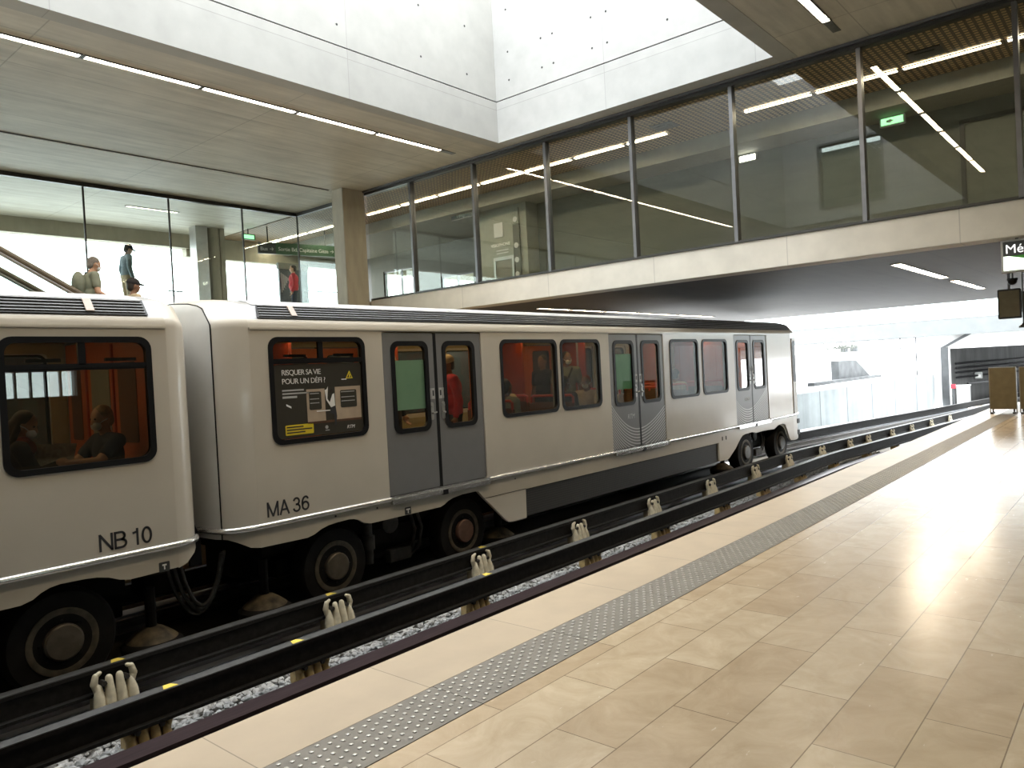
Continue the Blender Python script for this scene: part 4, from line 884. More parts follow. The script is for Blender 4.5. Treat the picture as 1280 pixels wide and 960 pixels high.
for z, mt_ in ((1.76, 'text'), (1.53, 'poster_cream')): MB().plate(rrect(8.17, 8.27, z-0.07, z+0.07, 0.02, 3), [], 0.004, onY(7.234, 1)).build('notice', mt_, pst)
for X in (6.8, 11.85, 16.85): MB().tube([(X, 8.44, 0.0), (X, 8.44, 2.1)], 0.02, 10).build('grab_pole', 'alu', car, smooth=True)
MB().box(18.3, 18.35, 7.3, 9.58, 0.0, 2.08).build('cab_partition', 'orange', car)
# poster filling the first window
x0, x1, z0 = 4.475, 5.625, 0.905
Yp = YT+0.008
po = MB().plate(rrect(x0, x1, z0, 1.70, 0.03, 2), [], 0.003, onY(Yp, 1)).build('window_poster', 'poster', car)
def pflat(name, pts, mt_, dy=0.002): MB().plate(pts, [], 0.0015, onY(Yp-dy, 1)).build(name, mt_, po)
def prect(a, b, c, d): return [(a, c), (b, c), (b, d), (a, d)]
words('RISQUER SA VIE', 0.083, (4.56, Yp-0.002, 1.585), (1, 0, 0), (0, 0, 1), 'white', po, 'headline', 0.001, spacing=0.86)
words('POUR UN DÉFI ?', 0.083, (4.56, Yp-0.002, 1.490), (1, 0, 0), (0, 0, 1), 'white', po, 'headline', 0.001, spacing=0.92)
for a, b, z in ((4.56, 4.83, 1.42), (4.56, 4.93, 1.385)): pflat('small_print', prect(a, b, z-0.008, z+0.008), 'pale')
pflat('small_print', prect(4.56, 4.74, 1.335, 1.358), 'pale')
pflat('pictured_train', prect(4.86, 5.10, 1.06, 1.42), 'poster_cream'); pflat('pictured_train', prect(5.24, 5.60, 1.06, 1.43), 'poster_cream')
pflat('pictured_train', prect(4.86, 5.60, 1.035, 1.06), 'poster_brown')
for a, b in ((4.89, 5.05), (5.31, 5.54)):
    pflat('pictured_window', rrect(a, b, 1.19, 1.39, 0.015, 2), 'poster', 0.004)
    for z in (1.37, 1.31, 1.265): pflat('pictured_glint', prect(a+0.01, b-0.03, z-0.004, z+0.004), 'pale', 0.006)
pflat('pictured_rider', [(5.10, 1.40), (5.125, 1.41), (5.145, 1.44), (5.13, 1.30), (5.16, 1.26), (5.20, 1.35), (5.225, 1.36), (5.23, 1.22), (5.175, 1.20), (5.115, 1.29)], 'white', 0.006)
pflat('pictured_rider', [(5.165, 1.205), (5.235, 1.22), (5.25, 1.10), (5.235, 1.0), (5.215, 1.0), (5.21, 1.12), (5.16, 1.14)], 'text', 0.006)
pflat('pictured_rider', rrect(5.17, 5.215, 1.36, 1.41, 0.02, 4), 'hair_dark', 0.006)
pflat('pictured_glint', prect(4.98, 5.16, 1.165, 1.177), 'white', 0.006); pflat('pictured_glint', [(4.60, 1.255), (4.66, 1.225), (4.66, 1.245), (4.60, 1.275)], 'white', 0.004)
pflat('warning_triangle', [(5.40, 1.52), (5.50, 1.52), (5.455, 1.61)], 'sticker_yellow'); pflat('warning_triangle', [(5.42, 1.531), (5.482, 1.531), (5.455, 1.588)], 'poster', 0.004)
pflat('warning_figure', [(5.445, 1.535), (5.46, 1.535), (5.465, 1.565), (5.45, 1.575)], 'sticker_yellow', 0.006); pflat('warning_base', prect(5.34, 5.41, 1.508, 1.518), 'white')
pflat('yellow_panel', rrect(4.575, 4.93, 0.935, 1.045, 0.008, 1), 'sticker_yellow')
for z, b in ((1.022, 4.80), (0.992, 4.91), (0.962, 4.82)): pflat('small_print', prect(4.59, b, z-0.007, z+0.007), 'text', 0.004)
words('RTM', 0.055, (5.38, Yp-0.002, 0.945), (1, 0, 0), (0, 0, 1), 'white', po, 'emblem', 0.001, shear=0.3)
pflat('round_mark', rrect(5.085, 5.125, 0.965, 1.005, 0.019, 5), 'pale'); pflat('round_mark', prect(5.085, 5.14, 0.945, 0.955), 'pale')

# ---- the car cut by the left edge of the picture
CM = 7.66
car2 = thing('metro_car', 'white metro car numbered NB 10 cut by the left edge, with two seated riders', 'metro car', (-4.0, YC, -1.12), 'cars of the metro train')
XZ2 = 3.34
arch2 = [(c-CM+CM, z) for c, z in mirror(arch, CM)]
arch2 = [(-11.9, -0.6)]+[(x, z) for x, z in arch2 if -11.5 < x < 3.3]+[(3.34, -0.19)]
arch2 = [(x, z) for x, z in arch2]
WIN2 = [(1.985, 3.165, 0.87, 1.97, True)]+[(CM-b, CM-a, z0_, z1_, h) for a, b, z0_, z1_, h in WIN[1:]]
DR2 = [(CM-b, CM-a) for a, b in DR]
car_shell(car2, -11.9, XZ2, arch2, WIN2, DR2, None)
for d in DR2: door(car2, *d); door(car2, *d, far=True)
end_cap(car2, [(3.335, 0.0, 0.0, -0.20), (3.43, 0.015, 0.015, -0.17), (3.53, 0.07, 0.06, -0.10), (3.58, 0.14, 0.10, -0.07), (3.62, 0.30, 0.16, -0.06), (3.64, 0.6, 0.2, -0.06)], mt='car_white')
end_cap(car2, [(-11.89, 0.0, 0.0, -0.6), (-12.2, 0.05, 0.02, -0.6), (-12.5, 0.2, 0.1, -0.55)], mt='car_white')
vent_band(car2, -11.8, 3.20, latch=2.70)
MB().box(-11.9, 3.34, YT-0.012, YT+0.02, 2.072, 2.10).build('gutter', 'car_white', car2, bevel=0.005)
tube_strip(car2, [(DR2[0][1]+0.01, Yn, 0.03), (3.34, Yn, 0.03), (3.45, YT+0.005, 0.03), (3.54, YT+0.06, 0.03), (3.60, YT+0.16, 0.03)])
for a, b in ((DR2[1][1], DR2[0][0]), (DR2[2][1], DR2[1][0])): tube_strip(car2, [(a+0.01, Yn, 0.03), (b-0.01, Yn, 0.03)])
MB().plate([(CM-14.97, -0.25), (CM-8.54, -0.25), (CM-8.54, -0.64), (CM-14.97, -0.64)], [], 0.03, onY(YT+0.03, 1)).build('equipment_skirt', 'skirt_mesh', car2)
pl = MB().plate(rrect(3.15, 3.25, -0.20, -0.11, 0.006, 1), [], 0.01, onY(YT-0.004, 1)).build('data_plate', 'sign_dark', car2)
MB().box(3.18, 3.22, YT-0.007, YT-0.003, -0.145, -0.13).box(3.194, 3.206, YT-0.007, YT-0.003, -0.18, -0.145).build('plate_mark', 'white', pl)
stroke_text('NB 10', 0.150, 2.645, 0.100, YT-0.001, 'text', car2)
for X in (2.385, 0.25, -9.2, -11.3): wheel(car2, X); wheel(car2, X, 'hub', True)
bogie(car2, 0.25, 2.385); bogie(car2, -11.0, -9.2)
guide_wheel(car2, 3.20)
for X, y0, y1, f in ((2.02, 7.35, 8.3, 1), (3.10, 7.35, 8.3, -1), (-0.8, 7.35, 8.3, 1), (-2.0, 7.35, 8.3, -1)): seat(car2, X, y0, y1, f)
for X in (1.76, -0.14): MB().box(X-0.025, X+0.025, 7.28, 7.9, 0.02, 2.05).box(X-0.025, X+0.025, 8.98, 9.6, 0.02, 2.05).build('draught_screen', 'orange_dark', car2)
# the orange end door with its windows, seen through the tinted pane
fr = MB().box(3.32, 3.35, 7.25, 9.58, 0.02, 2.06).build('end_partition', 'orange', car2)
for y0_, y1_, mt_ in ((9.17, 9.46, 'seat'), (8.40, 8.88, 'inner_pale'), (7.76, 8.18, 'seat')):
    MB().plate(rrect(y0_, y1_, 0.98, 1.80, 0.03, 2), [], 0.006, onX(3.318, -1)).build('end_panel', mt_, fr)
MB().box(3.30, 3.32, 8.28, 8.31, 0.05, 2.0).box(3.30, 3.32, 8.98, 9.01, 0.05, 2.0).build('end_door_edge', 'orange_dark', fr)
# gangway between the cars, with hanging cables
gw = thing('gangway', 'dark gangway and hanging cables in the gap between the two cars', 'gangway', (3.72, YC, -0.6))
m = MB(); m.box(3.66, 3.79, 7.95, 8.93, 0.05, 2.1); m.build('bellows', 'rubber', gw)
MB().box(3.50, 3.95, 8.3, 8.6, -0.7, -0.5).build('coupler', 'under', gw)
MB().plate([(3.66, 0.12), (3.72, 0.12), (3.78, -0.05), (3.78, -0.32), (3.66, -0.32)], [], 0.04, onY(7.55, 1)).build('end_buffer', 'rubber', gw)
for k, (a, b) in enumerate(((3.55, 3.99), (3.5, 4.03), (3.45, 4.08))):
    dz = -0.74-0.05*k
    pts = [(a+(b-a)*t, 7.55+0.05*k, -0.25+(dz+0.25)*math.sin(math.pi*t)**0.7) for t in [i/12 for i in range(13)]]
    MB().tube(pts, 0.020, 8).build('cable', 'bogie_grey', gw, smooth=True)
# ------------------------------------------------------------------ lamps, signs and furniture
def strip_lamp(pts, zc, axis, label, group, hangs=0.03, wdt=0.11):
    a, b, other = pts
    root = thing('strip_light', label, 'strip light', ((a+b)/2 if axis == 'X' else other, other if axis == 'X' else (a+b)/2, zc), group)
    h = wdt/2
    if axis == 'X':
        MB().box(a, b, other-h, other+h, zc-0.008, zc-0.002).build('diffuser', 'lamp', root)
        MB().box(a-0.03, b+0.03, other-h-0.02, other-h, zc-0.02, zc).box(a-0.03, b+0.03, other+h, other+h+0.02, zc-0.02, zc).box(a-0.03, a, other-h, other+h, zc-0.02, zc).box(b, b+0.03, other-h, other+h, zc-0.02, zc).build('housing', 'steel_mid', root)
    else:
        MB().box(other-h, other+h, a, b, zc-0.008, zc-0.002).build('diffuser', 'lamp', root)
        MB().box(other-h-0.02, other-h, a-0.03, b+0.03, zc-0.02, zc).box(other+h, other+h+0.02, a-0.03, b+0.03, zc-0.02, zc).box(other-h, other+h, a-0.03, a, zc-0.02, zc).box(other-h, other+h, b, b+0.03, zc-0.02, zc).build('housing', 'steel_mid', root)
NTH = ORD
for i, (a, b) in enumerate(((10.20, 11.98), (8.33, 10.12), (6.50, 8.25), (4.66, 6.42), (2.80, 4.58), (0.95, 2.72), (-0.9, 0.87))):
    strip_lamp((a, b, 11.98), HC, 'X', 'warm ceiling strip light above the train, %s back from the glass bridge' % NTH[i], 'strip lights of the left ceiling')
for i, (a, b) in enumerate(((10.2, 11.9), (8.35, 10.08), (6.5, 8.22), (4.65, 6.38), (2.8, 4.52), (0.9, 2.7))):
    strip_lamp((a, b, 3.62), HC, 'X', 'warm ceiling strip light above the platform, %s back from the glass bridge' % NTH[i], 'strip lights of the platform ceiling')
m = MB(); m.box(11.98, 12.42, 11.92, 12.04, HC-0.012, HC); tag(m.build('light_slot', 'steel_mid'), 'dark empty slot at the end of the left ceiling light line', 'light slot')
m = MB(); m.box(11.95, 12.40, 3.56, 3.68, HC-0.012, HC); tag(m.build('light_slot', 'steel_mid'), 'dark empty slot at the end of the platform ceiling light line', 'light slot')
yb = [18.1, 16.55, 15.0, 13.4, 11.9, 10.4, 8.95, 7.86]
for i in range(7): strip_lamp((yb[i+1]+0.05, yb[i]-0.05, 14.83), HC-0.03, 'Y', 'strip light on the mesh ceiling inside the bridge, %s from the pillar' % NTH[i], 'strip lights inside the bridge')
yb = [6.2, 4.8, 3.3, 1.75, 0.2, -1.3]
for i in range(5): strip_lamp((yb[i+1]+0.05, yb[i]-0.05, 14.83), HC-0.03, 'Y', 'strip light inside the bridge right of the gap in the row, %s rightward' % NTH[i], 'strip lights inside the bridge')
yb = [24.6, 23.0, 21.4, 19.8, 18.4]
for i in range(3): strip_lamp((yb[i+1]+0.05, yb[i]-0.05, 15.0), HC-0.03, 'Y', 'strip light over the concourse seen left of the pillar, %s from the far end' % NTH[i], 'strip lights over the concourse', wdt=0.09)
for i, (a, b) in enumerate(((15.3, 16.7), (16.8, 18.35), (18.45, 20.3), (20.4, 22.7), (22.8, 25.4))):
    strip_lamp((a, b, 12.05), 3.098, 'X', 'strip light under the bridge above the far track, %s from the front' % NTH[i], 'strip lights under the bridge')
for i, (a, b) in enumerate(((15.05, 19.15), (20.2, 23.9))):
    strip_lamp((a, b, 3.55), 3.098, 'X', ('long strip light under the bridge above the platform, the nearer one', 'long strip light under the bridge above the platform, the farther one')[i], 'strip lights under the bridge', wdt=0.16)
strip_lamp((9.0, 10.4, 21.0), HC, 'X', 'single slim strip light on the concourse ceiling behind the glass wall', None, wdt=0.06)

# metro sign hung under the bridge
sg = thing('metro_sign', 'hanging station sign with white lettering cut by the right edge', 'sign', (13.35, 1.0, 3.08))
MB().box(13.30, 13.42, 0.10, 1.72, 2.58, 3.06).build('sign_box', 'alu', sg, bevel=0.008)
fy = 13.298
MB().plate([(0.14, 2.82), (1.69, 2.82), (1.69, 3.03), (0.14, 3.03)], [], 0.003, onX(fy, -1)).build('dark_band', 'sign_dark', sg)
MB().plate([(0.14, 2.61), (1.69, 2.61), (1.69, 2.82), (0.14, 2.82)], [], 0.003, onX(fy, -1)).build('lit_face', 'sign_lit', sg)
MB().plate([(0.14, 2.68), (1.30, 2.735), (1.62, 2.82), (0.14, 2.82)], [], 0.002, onX(fy-0.004, -1)).build('green_band', 'sign_green', sg)
words('Métro', 0.185, (fy-0.008, 1.665, 2.86), (0, -1, 0), (0, 0, 1), 'lit_white', sg, 'lettering', 0.001)
MB().box(13.34, 13.38, 1.5, 1.54, 3.05, 3.12).box(13.34, 13.38, 0.3, 0.34, 3.05, 3.12).build('bracket', 'steel_dark', sg)
# platform screens
def screen(loc, label, rot, wdt, hgt, pole=True):
    t = thing('platform_screen', label, 'screen', loc, 'screens under the bridge')
    Rm = Matrix.Translation(Vector(loc)) @ Matrix.Rotation(rot, 4, 'Z')
    MB().box(-0.06, 0.06, -wdt/2, wdt/2, -hgt/2, hgt/2, 0, Rm).build('screen_case', 'steel_dark', t, bevel=0.01)
    MB().box(-0.068, -0.058, -wdt/2+0.025, wdt/2-0.025, -hgt/2+0.03, hgt/2-0.03, 0, Rm).build('screen_face', 'board', t)
    MB().box(-0.02, 0.02, -0.02, 0.02, hgt/2, 3.12-loc[2], 0, Rm).build('hanger', 'steel_mid', t)
    return t
screen((15.0, 1.84, 2.20), 'dark square screen hanging under the bridge at the right edge', 0.0, 0.33, 0.49)
screen((15.6, 1.62, 2.25), 'second dark screen behind the hanging one, cut by the right edge', 0.5, 0.42, 0.34)
cm = thing('dome_camera', 'small dark dome camera above the hanging screen', 'camera', (14.7, 1.80, 2.60))
MB().lathe((14.9, 1.78, 2.50), (0, 0, 1), [(0, 0.005), (0.01, 0.04), (0.04, 0.065), (0.07, 0.07), (0.08, 0.08), (0.11, 0.08)], 16).build('dome', 'rubber', cm, smooth=True)
MB().cyl((14.9, 1.78, 2.6), (14.9, 1.78, 3.12), 0.018, n=8).build('stem', 'steel_mid', cm)
lamp = thing('spot_lamp', 'small dark lamp hanging below the screen at the right edge', 'lamp', (15.2, 1.68, 1.8))
MB().cyl((15.3, 1.69, 1.85), (15.3, 1.69, 2.1), 0.014, n=8).build('rod', 'steel_dark', lamp); MB().lathe((15.3, 1.69, 1.80), (0, 0, 1), [(0, 0.07), (0.02, 0.075), (0.06, 0.03), (0.08, 0.015)], 14).build('shade', 'steel_dark', lamp, smooth=True)
MB().cyl((15.3, 1.69, 2.08), (15.3, 1.69, 3.12), 0.010, n=8).build('cable', 'steel_dark', lamp)
# boards at the end of the platform
for nm, y0, y1, lb in (('a', 2.38, 2.90, 'olive brown board on short feet at the far end of the platform, nearer the tracks'), ('b', 1.78, 2.33, 'olive brown board at the far end of the platform, cut by the right edge')):
    t = thing('barrier_board', lb, 'board', (19.93, (y0+y1)/2, 0), 'boards at the end of the platform')
    MB().box(19.90, 19.95, y0+0.015, y1-0.015, 0.10, 1.02).build('panel', 'board', t, bevel=0.004)
    MB().box(19.895, 19.955, y0, y0+0.018, 0.02, 1.03).box(19.895, 19.955, y1-0.018, y1, 0.02, 1.03).box(19.895, 19.955, y0, y1, 1.02, 1.035).build('frame', 'board_edge', t)
    for y in (y0+0.05, y1-0.05): MB().box(19.80, 20.05, y-0.03, y+0.03, 0.0, 0.04).build('foot', 'steel_dark', t)
    for y in (y0+0.06, y1-0.06): MB().box(19.91, 19.94, y-0.015, y+0.015, 0.03, 0.11).build('leg', 'steel_dark', t)
# tunnel mouth equipment
cb = thing('trackside_cabinet', 'pale grey cabinet standing at the tunnel mouth', 'cabinet', (42.3, 7.4, -1.34))
MB().box(42.2, 42.6, 6.98, 7.52, -1.34, -0.32).build('body', 'grey_cab', cb, bevel=0.02); MB().box(42.18, 42.62, 6.95, 7.55, -0.32, -0.28).build('lid', 'white', cb)
sp = thing('signal_post', 'slim post with a red signal head beside the pale cabinet', 'signal', (42.0, 7.60, -1.34))
MB().cyl((42.0, 7.60, -1.34), (42.0, 7.60, -0.35), 0.035, n=8).build('post', 'outside_dark', sp); MB().box(41.93, 42.05, 7.50, 7.70, -0.42, -0.22).cyl((41.92, 7.55, -0.32), (41.80, 7.55, -0.32), 0.06, n=10).build('signal_head', 'red', sp)
for i, z in enumerate((0.75, 0.52, 0.3, 0.05)):
    o = MB().tube([(43.6, 7.82-.08, z), (55, 5.25-.11, z), (70, 1.8-.1, z)], 0.05, 8).build('tunnel_cable', 'rubber'); tag(o, 'black cable along the tunnel wall, %s from the top' % ORD[i], 'cable', 'cables on the tunnel wall')
o = MB().box(45, 72, 7.40, 7.46, -0.36, -0.28, 0, Matrix.Translation((45, 7.5, 0)) @ Matrix.Rotation(-0.2267, 4, 'Z') @ Matrix.Translation((-45, -7.45, 0))).build('cable_tray', 'rubber'); tag(o, 'dark cable tray low on the tunnel wall', 'cable tray')
tl = thing('tunnel_lamp', 'small white lamp box fixed on the tunnel wall', 'lamp', (46.0, 7.2, 0.1)); MB().box(46.0, 46.25, 7.0, 7.32, -0.12, 0.22).build('housing', 'grey_cab', tl, bevel=0.02); MB().box(45.98, 46.0, 7.04, 7.28, -0.06, 0.10).build('lens', 'white', tl)
# shrubs on the embankment
for i, (x, y, z, s, lb) in enumerate(((67.0, 21.0, 2.0, 1.1, 'dark shrub above the concrete ramp, the leftmost'), (73.0, 21.6, 2.05, 1.0, 'dark shrub on the embankment right of the ramp'), (70.5, 21.2, 2.0, 0.6, 'low shrub at the end of the embankment by the deck'))):
    m = MB(); rr_ = random.Random(i)
    for k in range(160):
        p = Vector((rr_.gauss(0, .6), rr_.gauss(0, 1.0), abs(rr_.gauss(0, .28))))*s
        q = Vector((x, y, z))+p; a = rr_.random()*6.28; u = Vector((math.cos(a), math.sin(a), rr_.uniform(-.5, .8)))*0.11; v = u.orthogonal().normalized()*0.05
        m.add([q-u, q+v, q+u, q-v], [(0, 1, 2, 3)])
    for k in range(6): m.cyl((x+rr_.uniform(-.3, .3)*s, y+rr_.uniform(-.6, .6)*s, z-1.0), (x+rr_.uniform(-.5, .5)*s, y+rr_.uniform(-.9, .9)*s, z+0.3), 0.02, n=5)
    tag(m.build('shrub', 'leaf'), lb, 'shrub', 'shrubs on the embankment')
# bench-like boxes by the end of the deck wall
for i, (x, y) in enumerate(((76.0, 22.6), (76.0, 21.7))):
    o = MB().box(x, x+.5, y, y+.6, 1.7, 2.25).box(x+.1, x+.4, y+.1, y+.5, 2.25, 2.35).build('utility_box', 'outside_dark'); tag(o, ('small dark utility box under the deck, the left one', 'small dark utility box under the deck, the right one')[i], 'utility box')

# bridge interior
ex = thing('exit_sign', 'green lit emergency exit sign inside the bridge', 'exit sign', (16.5, 3.85, 6.1))
MB().box(16.46, 16.54, 3.62, 4.08, 5.97, 6.16).build('case', 'grey_cab', ex, bevel=0.006); MB().box(16.452, 16.462, 3.65, 4.05, 6.0, 6.13).build('sign_face', 'exit_green', ex)
MB().plate([(3.95, 6.04), (3.90, 6.04), (3.90, 6.02), (3.82, 6.065), (3.90, 6.11), (3.90, 6.09), (3.95, 6.09)], [], 0.003, onX(16.451, -1)).build('arrow', 'white', ex)
el = thing('wall_lamp', 'bright white emergency lamp on the inner wall of the bridge', 'lamp', (16.8, 6.9, 6.1))
MB().box(16.70, 16.80, 6.72, 7.12, 5.98, 6.12).build('case', 'grey_cab', el, bevel=0.01); MB().box(16.685, 16.70, 6.74, 7.10, 5.99, 6.11).build('diffuser', 'lamp_dim', el)
ph = thing('hanging_sign', 'dark hanging sign with white lettering inside the bridge near the pillar', 'sign', (16.0, 15.2, 6.2))
MB().box(15.97, 16.03, 14.55, 15.65, 6.0, 6.24).build('sign_board', 'sign_dark', ph)
words('Téléphone', 0.16, (15.965, 15.45, 6.06), (0, -1, 0), (0, 0, 1), 'white', ph, 'lettering', 0.001)
MB().box(15.99, 16.01, 15.3, 15.33, 6.2, 6.3).box(15.99, 16.01, 14.8, 14.83, 6.2, 6.3).build('hanger', 'steel_dark', ph)
cp = thing('call_panel', 'intercom panel with white screen and notices inside the bridge', 'panel', (16.28, 14.0, 4.4))
MB().box(16.26, 16.30, 13.35, 14.55, 3.7, 6.05).build('backboard', 'inner_pale', cp)
MB().box(16.24, 16.27, 13.92, 14.25, 5.32, 5.72).build('screen_face', 'pale', cp)
MB().box(16.24, 16.27, 13.32, 13.55, 3.8, 5.6).build('dark_strip', 'inner_wall', cp)
words('VISIOPHONE', 0.125, (16.255, 14.40, 5.06), (0, -1, 0), (0, 0, 1), 'white', cp, 'lettering', 0.001)
MB().plate(rrect(13.55, 14.30, 3.62, 4.75, 0.01, 1), [rrect(13.62, 14.23, 3.66, 4.66, 0.01, 1)], 0.03, onX(16.255, -1)).build('notice_frame', 'alu', cp)
MB().box(16.245, 16.255, 13.62, 14.23, 3.66, 4.66).build('notice_sheet', 'inner_ceil', cp)
for z in (5.72, 5.0, 4.6, 4.2, 3.9): MB().cyl((16.26, 13.44, z), (16.22, 13.44, z), 0.075, n=16).build('round_mark', 'pale', cp)
for z in (4.94, 4.86): MB().box(16.248, 16.256, 13.75, 14.2, z-0.012, z+0.012).build('small_print', 'pale', cp)
for i, (y, z) in enumerate(((7.7, 6.48), (2.8, 6.48))):
    o = MB().box(14.15, 14.55, y-0.25, y+0.25, 6.455, 6.478).box(14.25, 14.45, y-.15, y+.15, 6.44, 6.455).build('ceiling_vent', 'steel_dark'); tag(o, ('dark square vent in the mesh ceiling above the middle of the bridge', 'dark square vent in the mesh ceiling near the right edge')[i], 'vent')
dr = thing('inner_door', 'closed grey door in the inner wall of the bridge at right', 'door', (16.8, 2.2, 3.58))
MB().plate([(1.6, 3.58), (2.75, 3.58), (2.75, 5.85), (1.6, 5.85)], [[(1.68, 3.6), (2.67, 3.6), (2.67, 5.77), (1.68, 5.77)]], 0.05, onX(16.8, -1)).build('door_frame', 'steel_dark', dr); MB().box(16.77, 16.80, 1.68, 2.67, 3.6, 5.77).build('leaf', 'inner_wall', dr); MB().cyl((16.77, 1.80, 4.62), (16.71, 1.80, 4.62), 0.02, n=8).build('handle', 'alu', dr)
# concourse furniture
bs = thing('direction_sign', 'long green and dark direction sign hanging over the concourse', 'sign', (14.2, 21.0, 5.8))
dx = Vector((math.cos(math.radians(-14)), math.sin(math.radians(-14)), 0)); o3 = Vector((13.1, 21.35, 5.62))
Rm = Matrix.Translation(o3) @ Matrix.Rotation(math.radians(-14), 4, 'Z')
MB().box(0, 0.55, 0, 0.06, 0, 0.36, 0, Rm).build('sign_board', 'sign_dark', bs); MB().box(0.55, 2.6, 0, 0.06, 0, 0.36, 0, Rm).build('sign_board', 'bus_green', bs)
words('Bus →', 0.165, o3+dx*0.05+Vector((0, -0.012, 0.10)), dx, (0, 0, 1), 'white', bs, 'lettering', 0.001)
words('Sortie Bd. Capitaine Gèze →', 0.17, o3+dx*0.62+Vector((0, -0.012, 0.11)), dx, (0, 0, 1), 'white', bs, 'lettering', 0.001, spacing=0.95)
MB().box(0.3, 0.33, 0.02, 0.04, 0.36, 0.9, 0, Rm).box(2.2, 2.23, 0.02, 0.04, 0.36, 0.9, 0, Rm).build('hanger', 'steel_dark', bs)
cl = MB().box(11.62, 12.0, 22.4, 22.8, 3.55, HC).build('concourse_column', 'alu'); tag(cl, 'pale square column on the concourse behind the glass', 'column')
m = MB(); m.cyl((12.28, 22.6, 3.55), (12.28, 22.6, HC), 0.20, n=24); m.box(12.42, 12.58, 22.42, 22.8, 3.55, HC); tag(m.build('concourse_column', 'column'), 'dark clustered column on the concourse right of the pale one', 'column')
eg = thing('exit_sign', 'small green exit sign on the concourse ceiling behind the glass', 'exit sign', (12.9, 22.0, 6.3)); MB().box(12.95, 13.4, 21.98, 22.04, 6.15, 6.33).build('case', 'bus_green', eg); MB().box(13.0, 13.35, 21.97, 21.98, 6.18, 6.30).build('sign_face', 'exit_green', eg); MB().box(13.15, 13.18, 22.0, 22.02, 6.33, 6.5).build('hanger', 'steel_dark', eg)
def railing(x0, x1, y, label):
    t = thing('railing', label, 'railing', (x0, y, 3.55))
    MB().box(x0, x1, y-0.025, y+0.025, 4.48, 4.52).build('top_rail', 'steel_mid', t)
    n = max(2, int((x1-x0)/0.14))
    for k in range(n+1): MB().box(x0+(x1-x0)*k/n-0.008, x0+(x1-x0)*k/n+0.008, y-0.008, y+0.008, 3.55, 4.5).build('baluster', 'steel_mid', t)
railing(14.55, 16.0, 21.2, 'short teal grey railing on the concourse beside the pillar')
railing(10.9, 11.35, 22.9, 'short railing by the pale column on the concourse')
pb = thing('poster_panel', 'dark poster panel standing on the concourse behind the red shirt', 'panel', (14.6, 21.9, 3.55))
MB().box(14.15, 15.25, 21.9, 21.98, 3.75, 5.28).build('board', 'sign_dark', pb); MB().box(14.12, 15.28, 21.88, 22.0, 5.28, 5.48).build('header', 'inner_ceil', pb)
for k in range(7): MB().box(14.2+0.05*k, 14.23+0.05*k, 21.885, 21.90, 4.5+0.08*k, 5.15-0.03*k).build('poster_streak', 'pale', pb)
for x in (14.25, 15.15): MB().box(x-0.03, x+0.03, 21.9, 21.96, 3.55, 3.76).build('post', 'steel_dark', pb)

# escalator in front of the glass wall
es = thing('escalator', 'escalator with brown handrails descending behind the train at left', 'escalator', (5.0, 13.5, 0))
SL = math.tan(math.radians(30.25))
def zrail(X): return 3.70-SL*(X-3.71)
for Y in (13.0, 14.03):
    top = [(1.2, Y, 4.52), (1.9, Y, 4.50), (2.25, Y, 4.42), (2.6, Y, zrail(2.6)-0.03)]+[(x, Y, zrail(x)) for x in (3, 4, 5, 6, 7, 7.8)]+[(8.3, Y, 1.05), (8.7, Y, 0.97), (9.4, Y, 0.95)]
    MB().tube(top, 0.052, 10).build('handrail', 'handrail', es, smooth=True)
    low = [(p[0], p[1], p[2]-0.055) for p in top]
    MB().tube(low, 0.035, 8).build('handrail_guide', 'alu', es, smooth=True)
    m = MB(); P_ = [(p[0], p[2]-0.08) for p in top]; Q_ = [(p[0], p[2]-0.80) for p in reversed(top)]
    m.plate(P_+Q_, [], 0.012, onY(Y-0.006, 1)); m.build('balustrade_glass', 'rail_glass', es)
    m = MB(); P_ = [(p[0], p[2]-0.78) for p in top]; Q_ = [(p[0], max(p[2]-1.25, 0.0)) for p in reversed(top)]
    m.plate(P_+Q_, [], 0.06, onY(Y-0.03, 1)); m.build('skirt_panel', 'alu', es)
for k in range(16):
    X = 2.75+0.345*k; z = zrail(X)-0.95
    MB().box(X-0.17, X+0.2, 13.06, 13.97, z-0.2, z).build('step', 'steel_mid', es)
m = MB(); m.plate([(2.2, 3.2), (2.2, 2.6), (7.6, -0.0), (8.9, 0.0)], [], 0.93, onY(13.05, 1)); m.build('truss', 'steel_dark', es)
MB().box(0.8, 2.45, 12.95, 14.1, 3.2, 3.56).build('upper_landing', 'alu', es); MB().box(8.1, 9.6, 13.03, 14.0, 0.0, 0.03).build('lower_landing', 'alu', es)
m = MB(); m.box(-10, 2.2, 12.9, 19.2, 3.22, 3.55); struct(m.build('floor_mezzanine', 'floor_up'))
